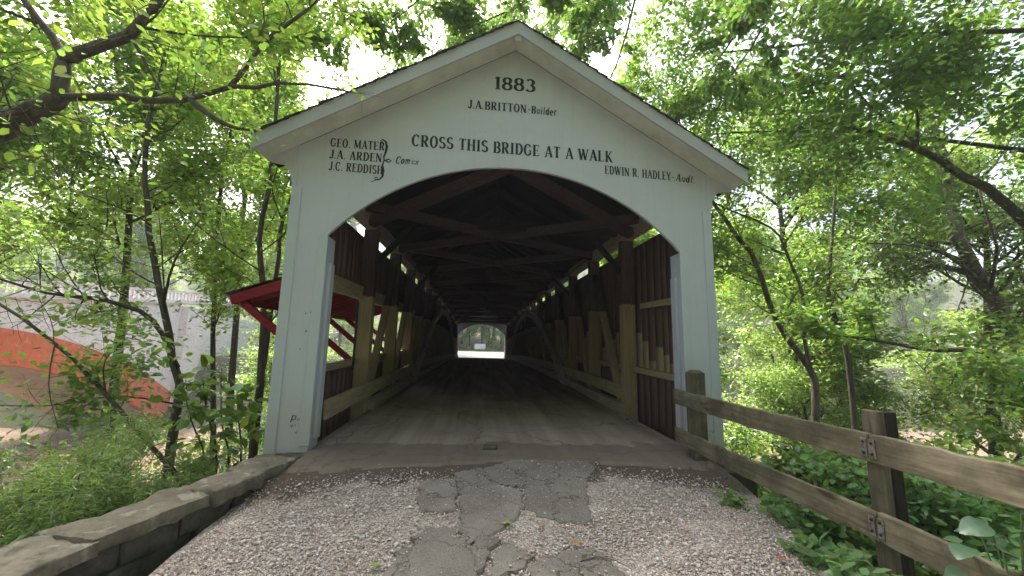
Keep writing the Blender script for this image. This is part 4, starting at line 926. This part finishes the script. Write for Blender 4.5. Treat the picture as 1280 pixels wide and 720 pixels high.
q1 = P.limb([(8.4, -.7, -.5), (8.2, -.8, .6), (7.2, -1, .85), (6, -1.1, .75), (5.1, -1.2, .8)], .04, .008); q2 = P.limb([(8.4, -.7, -.3), (8.3, -.9, 1.5), (7.9, -1.0, 2.6), (7.2, -.9, 3.3)], .045, .012)
for q in (tr, q1, q2): P.sprout(q, 13, 1.05, .008, 1, .3, .02, flat=.3)
plant_obj('tree', 'low spreading tree with thin level branches above the fence at the right', 'tree', (8.6, -.9, -2.6), P, dict(per=13, size=.1, mat=M['leafM'], spread=.07, width=1.1))
# limb hanging over the gable
P = Plant(16, 7); tr = P.limb([(6.2, -7.5, -.6), (6.0, -6.8, 3), (5.6, -5.2, 6), (4.9, -2.6, 8), (3.9, .2, 8.9), (2.4, 1.4, 8.9), (.9, 1.7, 8.5), (-.8, 1.6, 8.2), (-2.2, 1.4, 8.0)], .2, .02)
q1 = P.limb([(4.3, -.8, 8.5), (4.14, 0, 7.2), (3.83, 0, 6.25), (3.25, 0, 5.37)], .03, .01); q2 = P.limb([(2.6, 1.3, 8.9), (2.0, 1.2, 8.0), (1.5, 1.0, 7.2), (1.2, .8, 6.5)], .025, .008)
q3 = P.limb([(.9, 1.7, 8.5), (.2, 1.4, 7.7), (-.5, 1.2, 7.1), (-1.0, 1.0, 6.6)], .025, .008); q4 = P.limb([(3.2, .6, 9), (2.8, 1.8, 9.2), (2.0, 3, 9.6)], .04, .012)
q5 = P.limb([(1.6, 1.5, 8.7), (1.1, .4, 7.6), (.8, -.4, 6.6), (.6, -.65, 5.95)], .02, .006); q6 = P.limb([(-1.4, 1.5, 8.1), (-2.0, 1.4, 7.3), (-2.4, 1.2, 6.7)], .02, .006); q7 = P.limb([(4.6, -1, 8.6), (4.8, 1.5, 8.0), (4.6, 3.5, 7.5), (4.2, 5, 7.1)], .03, .008); q8 = P.limb([(2.6, 1.3, 8.9), (2.8, 3.5, 8.3), (2.5, 6, 7.8)], .03, .008); q10 = P.limb([(-.8, 1.6, 8.2), (-1.6, 3, 8.0), (-2.4, 5, 7.8)], .02, .006); q11 = P.limb([(2.4, 1.4, 8.9), (1.2, 3.2, 9.2), (0, 5, 9.3)], .03, .008); q9 = P.limb([(-2.2, 1.4, 8.0), (-3.2, 1.6, 7.4), (-4.0, 1.8, 6.9)], .015, .006)
for q, n_, l_ in ((tr, 14, 1.5), (q1, 7, .9), (q2, 9, .95), (q3, 10, 1.0), (q4, 9, 1.4), (q5, 7, .6), (q6, 8, .9), (q7, 12, 1.3), (q8, 10, 1.2), (q9, 8, 1.0), (q10, 10, 1.3), (q11, 11, 1.5)): P.sprout(q, n_, l_, .01, 1, .35, -.08, flat=.7)
plant_obj('tree', 'tree whose leafy boughs hang over the peak of the gable', 'tree', (6.2, -7.5, -.6), P, dict(per=9, size=.13, mat=M['leafD'], spread=.07, width=1.2, droop=.55))

# ------------------------------------------------------------------ woods: four kinds, copied
def wood_tree(seed, h, r, mat, size, per, nb, bl, name, t0=.2, bark='bark'):
    P = Plant(seed, 7); lean = P.r.normal(0, .04, 2)*h
    mp = P.limb([(0, 0, -.3), (lean[0]*.2, lean[1]*.2, h*.25), (lean[0]*.6, lean[1]*.3, h*.55), (lean[0], lean[1], h*.8), (lean[0]*1.1, lean[1], h)], r, r*.15)
    P.sprout(mp, nb, bl, r*.35, 2, t0, .2)
    root = empty('tree'); P.w.build('trunk', M[bark], root, smooth=True); P.leaves('crown', per, size, M[mat], root, .24, width=1.25)
    return root
KIND = [wood_tree(31, 14, .22, 'leafP', .18, 11, 26, 4.2, 'a', .12), wood_tree(32, 17, .26, 'leafP', .18, 11, 28, 4.6, 'b', .16),
        wood_tree(33, 11, .15, 'leafL', .14, 12, 24, 3.2, 'c', .1), wood_tree(34, 8, .1, 'leafP', .12, 12, 20, 2.6, 'd', .05),
        wood_tree(35, 15, .15, 'leafL', .14, 12, 22, 3.4, 'e', .5), wood_tree(36, 15, .17, 'leafM', .14, 11, 22, 3.6, 'f', .5)]
used = set(); rt = random.Random(3)
def put(k, x, y, s, label, group):
    o = KIND[k] if k not in used else copy_tree(KIND[k])
    used.add(k); o.location = (x, y, gz(x, y)); o.rotation_euler.z = rt.uniform(0, 6.28); o.scale = (s, s, s*rt.uniform(.9, 1.12))
    tag(o, label, 'tree', group)
# far bank
far_lab = ['pale green tree in the woods across the river', 'tall darker tree in the woods across the river', 'light leafy tree in the woods across the river', 'low bushy tree at the edge of the woods across the river']
for i in range(46):
    x = -70+i*3.1+rt.uniform(-1.2, 1.2); y = 40+rt.uniform(-3, 14)+abs(x)*.12
    if abs(x) < 6 and y < 64: y = 66+rt.uniform(0, 4)
    k = i % 4
    if -40 < x < -22 and y < 48: y += 14
    put(k, x, y, rt.uniform(.85, 1.2), far_lab[k], 'trees across the river')
for i in range(9): put(i % 2, -14+i*3.6, 68+rt.uniform(-1, 4), rt.uniform(.8, 1.1), far_lab[i % 2], 'trees across the river')
for i, (x, y) in enumerate([(-7.5, 63), (-4.4, 64), (4.2, 63.5), (7.5, 62), (1.2, 66), (-1.8, 66.5), (9.6, 52), (-9, 53), (6.8, 45), (-6.6, 46)]): put(3, x, y, rt.uniform(.6, .8), far_lab[3], 'trees across the river')
# near bank left and right
for i, (k, x, y, s) in enumerate([(4, -9.5, 6.3, 1), (5, -12.5, 4.5, .95), (4, -14, .4, 1.0), (5, -17, 6, 1), (4, -10.8, -1.2, .85), (4, -7.3, 7.3, .9), (5, -20, -1, 1), (3, -6.3, 8.6, .8), (4, -18, 10, 1.1)]):
    put(k, x, y, s, ['pale tree on the near bank at the left', 'tall dark tree on the near bank at the left', 'light leafy tree on the near bank at the left', 'low bushy tree on the near bank at the left', 'pale high-crowned tree on the near bank at the left', 'darker high-crowned tree on the near bank at the left'][k], 'trees on the near bank at the left')
for i, (k, x, y, s) in enumerate([(1, 15.5, 6.5, .85), (3, 10.2, 7, .9), (2, 5.6, 7.5, .95), (1, 17.5, -.5, .8), (0, 20, 5, .9), (2, 12.5, 8.2, .8), (0, 11.5, 9.2, 1.15)]):
    put(k, x, y, s, ['pale tree on the near bank at the right', 'tall dark tree on the near bank at the right', 'light leafy tree on the near bank at the right', 'low bushy tree on the near bank at the right'][k], 'trees on the near bank at the right')

for i in range(26):
    x = -95+i*7.6+rt.uniform(-2, 2); put(i % 2, x, 74+rt.uniform(-4, 10)+abs(x)*.1, rt.uniform(1.2, 1.5), ['pale green tree in the woods across the river', 'tall darker tree in the woods across the river'][i % 2], 'trees across the river')
for i, (k, x, y, s) in enumerate([(1, -9, -9.5, .95), (0, 8.5, -9, 1.0), (1, -5.5, -15, 1.0), (1, 6.5, -14.5, 1.0), (0, -13, -15, 1.1), (0, 14, -14, 1.1), (2, -4.6, -11, 1), (1, 0, -26, 1.1), (1, -4.0, -12.2, .95), (1, 4.2, -12, .95), (1, -2, -19, 1), (1, 2.8, -17, 1.), (1, -8, -12, 1), (1, 9, -12.5, 1)]):  # unseen trees behind the viewpoint, added to shade the portal
    put(k, x, y, s, 'tree beside the approach road on the side away from the bridge', 'trees beside the approach road')
# ------------------------------------------------------------------ shrubs and ground plants
def shrub(seed, x, y, h, wd, n_, per, size, mat, label, name='shrub', width=1.1, lev=1, cat='shrub', droop=.1, up=.3, upn=1., spread=.06):
    P = Plant(seed, 4); b = (x, y, gz(x, y)-.03)
    for k in range(n_):
        a = P.r.uniform(0, 6.28); ex = P.r.uniform(.2, 1)*wd
        q = P.limb([b, (x+math.cos(a)*ex*.4, y+math.sin(a)*ex*.4, b[2]+h*.45), (x+math.cos(a)*ex, y+math.sin(a)*ex, b[2]+h*P.r.uniform(.7, 1.05))], .012, .004, 3); P.sprout(q, 6, .45*h, .004, lev, .2, up*.4)
    return plant_obj(name, label, cat, b, P, dict(per=per, size=size, mat=M[mat], spread=spread, width=width, droop=droop, upn=upn), group=None, stem='stems', crown='foliage')
for i, (x, y, h, wd) in enumerate([(-4.3, -.9, .95, .75), (-5.3, -.6, 1.2, .9), (-4.2, .1, .8, .6), (-6.4, .4, 1.3, .9), (-5.2, .9, 1.0, .8), (-7.6, -.4, 1.4, 1.), (-6.4, 1.9, 1.3, .9)]):
    shrub(60+i, x, y, h*1.3, wd*1.15, 11, 34, .065, 'leafF', ['feathery low shrub in the lower left corner behind the wall', 'feathery shrub second back from the lower left corner', 'small feathery shrub against the middle of the stone wall', 'wide feathery shrub behind the thin leaning tree', 'feathery shrub between the wall and the river bank', 'tall feathery shrub at the left edge of the picture', 'feathery shrub farthest down the left bank'][i], width=.42, spread=.07)
for i, (x, y, h, wd, mt, sz) in enumerate([(-7.0, 2.3, 2.9, 1.2, 'leafL', .1), (-9.2, 1.6, 3.2, 1.4, 'leafM', .1), (-5.2, 4.9, 3.0, 1.1, 'leafB', .09), (-11.5, 3.4, 3.3, 1.5, 'leafL', .11), (-8.6, 4.6, 3.2, 1.3, 'leafM', .1), (-8.2, -.4, 2.2, 1.2, 'leafF', .08), (-4.3, 4.2, 1.7, .8, 'leafM', .09), (-12.5, 1.2, 3.2, 1.6, 'leafM', .11), (-6.4, 5.4, 3.2, 1.1, 'leafL', .1)]):
    shrub(140+i, x, y, h, wd, 9, 14, sz, mt, ['light green shrub on the bank below the concrete arch', 'wide green shrub at the left in front of the red arch', 'blue-green shrub on the bank below the red lean-to', 'big light shrub far down the left bank', 'green shrub near the water under the concrete bridge', 'pale fine-leaved shrub at the left picture edge', 'green shrub behind the twin-stemmed tree', 'large dark shrub at the left edge beneath the red arch', 'light shrub at the waterline left of the lean-to'][i], width=1.2, spread=.1)
for i, (x, y, h, wd, mt) in enumerate([(3.3, -1.0, 1.0, .6, 'leafM'), (3.5, -2.0, 1.1, .7, 'leafB'), (4.2, -3.0, 1.3, .8, 'leafM'), (4.6, -1.4, 1.5, .9, 'leafM'), (5.6, .6, 1.7, 1., 'leafL'), (3.6, .8, 1.2, .7, 'leafL'), (5.9, -1.6, 1.9, 1.1, 'leafB'), (7, 2.2, 1.9, 1.1, 'leafM'), (4.0, 2.6, 1.6, .8, 'leafL'), (3.35, -3.1, .8, .5, 'leafB')]):
    shrub(80+i, x, y, h, wd, 9, 10, .095, mt, ['green shrub behind the first fence bay', 'blue-green shrub close behind the tarred fence post', 'leafy shrub behind the right end of the fence', 'leafy shrub down the bank behind the tarred post', 'light green shrub below the forked grey tree', 'light green shrub at the foot of the right pillar', 'broad blue-green shrub at the right edge behind the fence', 'tall shrub on the slope under the leaning trunk', 'light shrub behind the right pillar', 'low blue-green shrub behind the lower rail'][i], width=1.3, spread=.08)
for i, (x, y, h, wd, sz, p_) in enumerate([(2.12, -2.25, .3, .22, .11, 7), (2.05, -1.3, .22, .2, .08, 7), (2.2, -.75, .22, .25, .07, 8), (2.08, -2.9, .3, .2, .12, 6), (2.45, -1.7, .4, .3, .09, 8), (2.1, -2.62, .4, .2, .1, 9)]):
    shrub(110+i, x, y, h, wd, 5, p_, sz, 'leafB' if i != 1 else 'leafM', ['leafy weed growing at the foot of the tarred fence post', 'small weed trailing along the gravel edge under the lower rail', 'low weeds at the gravel edge near the first fence post', 'weed at the gravel edge in the bottom right', 'weed poking between the rails of the first fence bay', 'tall weed in front of the lower part of the tarred fence post'][i], 'weed', 1.7, 0, 'plant', .2)
# broad-leaved plant bottom right
P = Plant(120, 6); root = empty('broad_leaved_plant', (2.03, -3.22, -.3)); tag(root, 'plant with large round leaves in the bottom right corner in front of the fence', 'plant'); inv = Matrix.Translation((-2.03, 3.22, .3))
bp = []; ba = []; bn = []; bs = []
for x, y, z, ang, sz in ((2.12, -3.27, .40, 2.9, .2), (2.12, -3.2, .26, 3.4, .18), (2.17, -3.36, .33, .3, .2), (2.2, -3.4, .44, 1.2, .17), (2.24, -3.46, .52, 5.6, .2), (2.1, -3.17, .13, 3.0, .15), (2.25, -3.12, .33, 1.9, .16), (2.3, -3.3, .42, 1.0, .17), (2.16, -3.52, .42, 4.6, .2), (2.2, -3.28, .2, .4, .15)):
    ax = np.array((math.cos(ang), math.sin(ang), -.12)); sz *= .68; e = np.array((x, y, z))-ax*sz*.5
    P.limb([(2.24, -3.32, -.32), (2.24*.5+e[0]*.5, -1.66+e[1]*.5, (e[2]-.32)*.5+.08), e], .006, .003)
    bp.append(e); ba.append(ax); bn.append((rng.normal(-.25, .12), rng.normal(-.35, .12), 1)); bs.append(sz)
a = P.w.build('stems', M['leafB'], root); a.matrix_parent_inverse = inv
# fuller outline for these close leaves
V = []; Qs = []; rn = []
for e, ax, nn, sz in zip(bp, ba, bn, bs):
    ax = np.array(ax)/np.linalg.norm(ax); sd_ = np.cross(nn, ax); sd_ /= np.linalg.norm(sd_); n3 = np.cross(ax, sd_); b0 = len(V); k = 10
    for i in range(k+1):
        u = i/k; wv = .46*math.sin(math.pi*u**.75)**.8
        for v_ in (-1, -.5, 0, .5, 1): V.append(e+sz*(ax*u+sd_*v_*wv+n3*(.1*abs(v_)*wv*2-.25*u*u+.012*math.sin(u*25)*abs(v_)))); rn.append(.3+.3*((len(bp)*e[0]*7) % 1))
    for i in range(k):
        for j in range(4): q = b0+i*5+j; Qs.append((q, q+1, q+6, q+5))
o = np_mesh('foliage', np.array(V), np.array(Qs), M['leafG'], root, {'rnd': np.array(rn)}, True); o.matrix_parent_inverse = inv
# undergrowth
def carpet(name, n_, fx, size, hgt, mat, seed, width=1.):
    r = np.random.default_rng(seed); X = fx(r, n_); z = tz(X[:, 0], X[:, 1]); cl = np.clip(.5+.6*vnoise(np.stack([X[:, 0], X[:, 1], 0*z], 1), 1.2, seed), .05, 1.2)
    A = np.stack([X[:, 0], X[:, 1], z+r.random(n_)*hgt*cl], 1); ax = r.normal(size=(n_, 3)); ax[:, 2] = np.abs(ax[:, 2])*.4; nr = r.normal(0, .5, (n_, 3)); nr[:, 2] += 1
    k = clear_view(A) & (A[:, 2] > -5.6); o = leaf_mesh(name, A[k], ax[k], nr[k], size*r.uniform(.6, 1.3, k.sum()), M[mat], None, width); tag(o, kind='stuff')
carpet('undergrowth', 130000, lambda r, n_: np.stack([-3.3-r.random(n_)**1.6*18, -3+r.random(n_)*11], 1), .11, .7, 'leafM', 5, .9)
carpet('undergrowth', 60000, lambda r, n_: np.stack([2.75+r.random(n_)**1.6*18, -4+r.random(n_)*12], 1), .09, .5, 'leafM', 6, 1.2)
carpet('undergrowth', 60000, lambda r, n_: np.stack([-70+r.random(n_)*140, 33.5+r.random(n_)**1.5*24], 1), .24, 1.6, 'leafP', 7, 1.2) if False else None
def far_fx(r, n_):
    x = -70+r.random(n_)*140; y = 34+r.random(n_)**1.4*30; m_ = (np.abs(x) < 5.5) & (y < 62); x = np.where(m_, np.sign(x)*(5.5+r.random(n_)*12), x); return np.stack([x, y], 1)
carpet('undergrowth', 60000, far_fx, .25, 2.0, 'leafP', 7, 1.2)

# ------------------------------------------------------------------ concrete arch bridge upstream
cb = empty('concrete_bridge', (-27, 17, -6)); tag(cb, 'pale concrete road bridge with a red-stained arch seen through the trees at the left', 'bridge'); inv = Matrix.Translation((27, -17, 6))
def cbp(mb, name, mat, bevel=0):
    o = mb.build(name, mat, cb, bevel=bevel); o.matrix_parent_inverse = inv; return o
X0, X1 = -27., -35.
def deckz(y): return 3.55+(y-19)*.085
def ext(y): return 2.0-.0193*(y-17)**2
def intr(y): return .05-.0235*(y-17)**2
def slab_y(fa, fb, xa, xb, y0, y1, k=30):
    mb = MB(); ys = np.linspace(y0, y1, k); 
    for y in ys:
        for x_, f in ((xa, fa), (xa, fb), (xb, fb), (xb, fa)): mb.v.append((x_, y, f(y)))
    for i in range(k-1):
        for j in range(4): mb.f.append((i*4+j, i*4+4+j, i*4+4+(j+1) % 4, i*4+(j+1) % 4))
    mb.f += [(0, 1, 2, 3), tuple((k-1)*4+j for j in (3, 2, 1, 0))]; return mb
cbp(slab_y(lambda y: max(ext(y), -6.5), deckz, X0-.12, X1+.12, .8, 33.2), 'spandrel', M['concrete'])
cbp(slab_y(lambda y: max(intr(y), -6.9), lambda y: max(ext(y), -6.6), X0, X0-.5, .6, 33.4), 'arch_ring', M['rust'])
cbp(slab_y(lambda y: max(intr(y)+.05, -6.9), lambda y: max(ext(y)-.05, -6.6), X0-.502, X1+.3, .6, 33.4), 'barrel', M['tanc'])
for y0 in (33.2, -1.2):
    mb = MB(); mb.box((X1-.4, y0, -7), (X0+.5, y0+2.0, deckz(y0)-.3)); mb.box((X1-.6, y0-.2, -7), (X0+.7, y0+2.2, -4.6)); cbp(mb, 'pier', M['concrete'], .04)
mb = MB(); mb.box((X1-.35, -5.5, -7), (X0+.3, 40, -4.9)); mb = MB(); mb.box((X1+.1, 35.2, -4), (X0-.1, 75, 4.0)); cbp(mb, 'approach_wall', M['concrete']); mb = MB(); mb.box((X1+.1, -30, -4), (X0-.1, -1.2, 1.0)); cbp(mb, 'approach_wall', M['concrete'])
cbp(slab_y(lambda y: deckz(y)+.002, lambda y: deckz(y)+.26, X0+.18, X1-.18, -30, 75), 'road_slab', M['concrete'])
par_ = slab_y(lambda y: deckz(y)+.95, lambda y: deckz(y)+1.12, X0+.08, X0-.22, -30, 75)
for y in np.arange(-30, 74, .42): par_.box((X0-.17, y, deckz(y)+.262), (X0+.03, y+.2, deckz(y)+.948))
cbp(par_, 'parapet', M['concrete'])

# ------------------------------------------------------------------ small things
t = empty('sign', (0.02, 58, gz(0, 58)+.05)); tag(t, 'small pale board on two legs beyond the far end of the bridge', 'sign')
z0 = .34+21.3*.022; t.location = (.02, 58, z0)
mb = MB(); mb.box((-.85, -.03, .38), (.85, .03, 1.2)); mb.build('board', M['sign'], t, bevel=.01)
for x_ in (-.6, .6):
    mb = MB(); mb.box((x_-.05, .032, -.1), (x_+.05, .12, 1.1)); mb.build('leg', M['timber'], t)
def fallen(x, y, s, rz, mat, label):
    mb = MB(); pts = []; k = 15
    for i in range(k):                                        # lobed outline
        a = 2*math.pi*i/k; r = s*(.62+.38*(1 if i % 3 == 0 else 0)-.12*(i % 3 == 1))
        pts.append((math.cos(a)*r, math.sin(a)*r*.8, .006+.25*s*abs(math.sin(a))**2*(.6+.4*math.cos(3*a))))
    mb.v = pts+[(0, 0, .004)]; mb.f = [(i, (i+1) % k, k) for i in range(k)]
    o = mb.build('fallen_leaf', M[mat], None, (x, y, float(road_z(x, y))+.026)); o.rotation_euler.z = rz; tag(o, label, 'leaf', 'leaves fallen on the road')
fallen(-.15, -1.925, .05, .4, 'greenleaf', 'yellow-green fallen leaf at the broken asphalt edge in the middle of the road')
fallen(.324, -2.218, .055, 1.2, 'dryleaf', 'tan fallen leaf beside the front right asphalt patch')
fallen(.05, -1.83, .035, 2.2, 'dryleaf', 'small curled tan leaf in the dark notch of the asphalt')
fallen(.12, -1.95, .035, 3.2, 'dryleaf', 'pale brown leaf just below the asphalt notch')
fallen(-1.02, -2.408, .05, .9, 'greenleaf', 'yellow-green fallen leaf at the bottom left of the asphalt')
fallen(.1, -2.05, .025, .2, 'redleaf', 'small red-brown leaf between the two asphalt areas')
fallen(1.8, -2.3, .05, .2, 'redleaf', 'orange-brown fallen leaf on the gravel near the fence')
fallen(1.25, -2.0, .04, 1.9, 'dryleaf', 'tan fallen leaf on the gravel between the asphalt and the fence')
fallen(-1.5, -1.7, .03, 2.9, 'redleaf', 'small brown leaf on the gravel near the stone wall')
fallen(.28, -1.2, .018, .1, 'greenleaf', 'tiny pale leaf on the large asphalt patch')
bm = bmesh.new(); rough_block(bm, [(-.09, -.06), (.09, -.07), (.1, .05), (-.07, .06)], -.03, .025, 300, .012, 3)
me = bpy.data.meshes.new('stone'); bm.to_mesh(me); bm.free(); me.materials.append(M['wallstone']); me.shade_smooth(); o = bpy.data.objects.new('stone', me); col.objects.link(o); o.location = (-.229, -.0, .03); tag(o, 'flat dark stone lying on the deck just inside the portal', 'stone')
mb = MB(); mb.tube([(.3, -2.42, -.125), (.42, -2.38, -.118), (.52, -2.42, -.12), (.6, -2.5, -.13)], [.004, .004, .003, .002], 5); o = mb.build('twig', M['gbark'], smooth=True); tag(o, 'thin curved twig on the front right asphalt patch', 'twig')
mb = MB(); mb.box((-.16, -.14, -.1), (.16, .14, .3)); mb.box((-.19, -.17, .3), (.19, .17, .34)); o = mb.build('concrete_block', M['block'], None, (4.0, .35, gz(4., .35)+.06), bevel=.02); tag(o, 'small blue-grey block on the bank below the fence', 'block')

# ------------------------------------------------------------------ damp summer air
hz = bpy.data.materials.new('haze'); hz.use_nodes = True; t = hz.node_tree; t.nodes.remove(t.nodes['Principled BSDF'])
pv = t.nodes.new('ShaderNodeVolumePrincipled'); pv.inputs['Color'].default_value = (.93, .97, 1, 1); pv.inputs['Density'].default_value = .0013
t.links.new(pv.outputs[0], t.nodes['Material Output'].inputs['Volume'])
mb = MB(); mb.box((-110, -40, -9), (110, 130, 26)); tag(mb.build('haze', hz), kind='stuff')
print('LEAVES', LC, sum(c for _, c in LC))
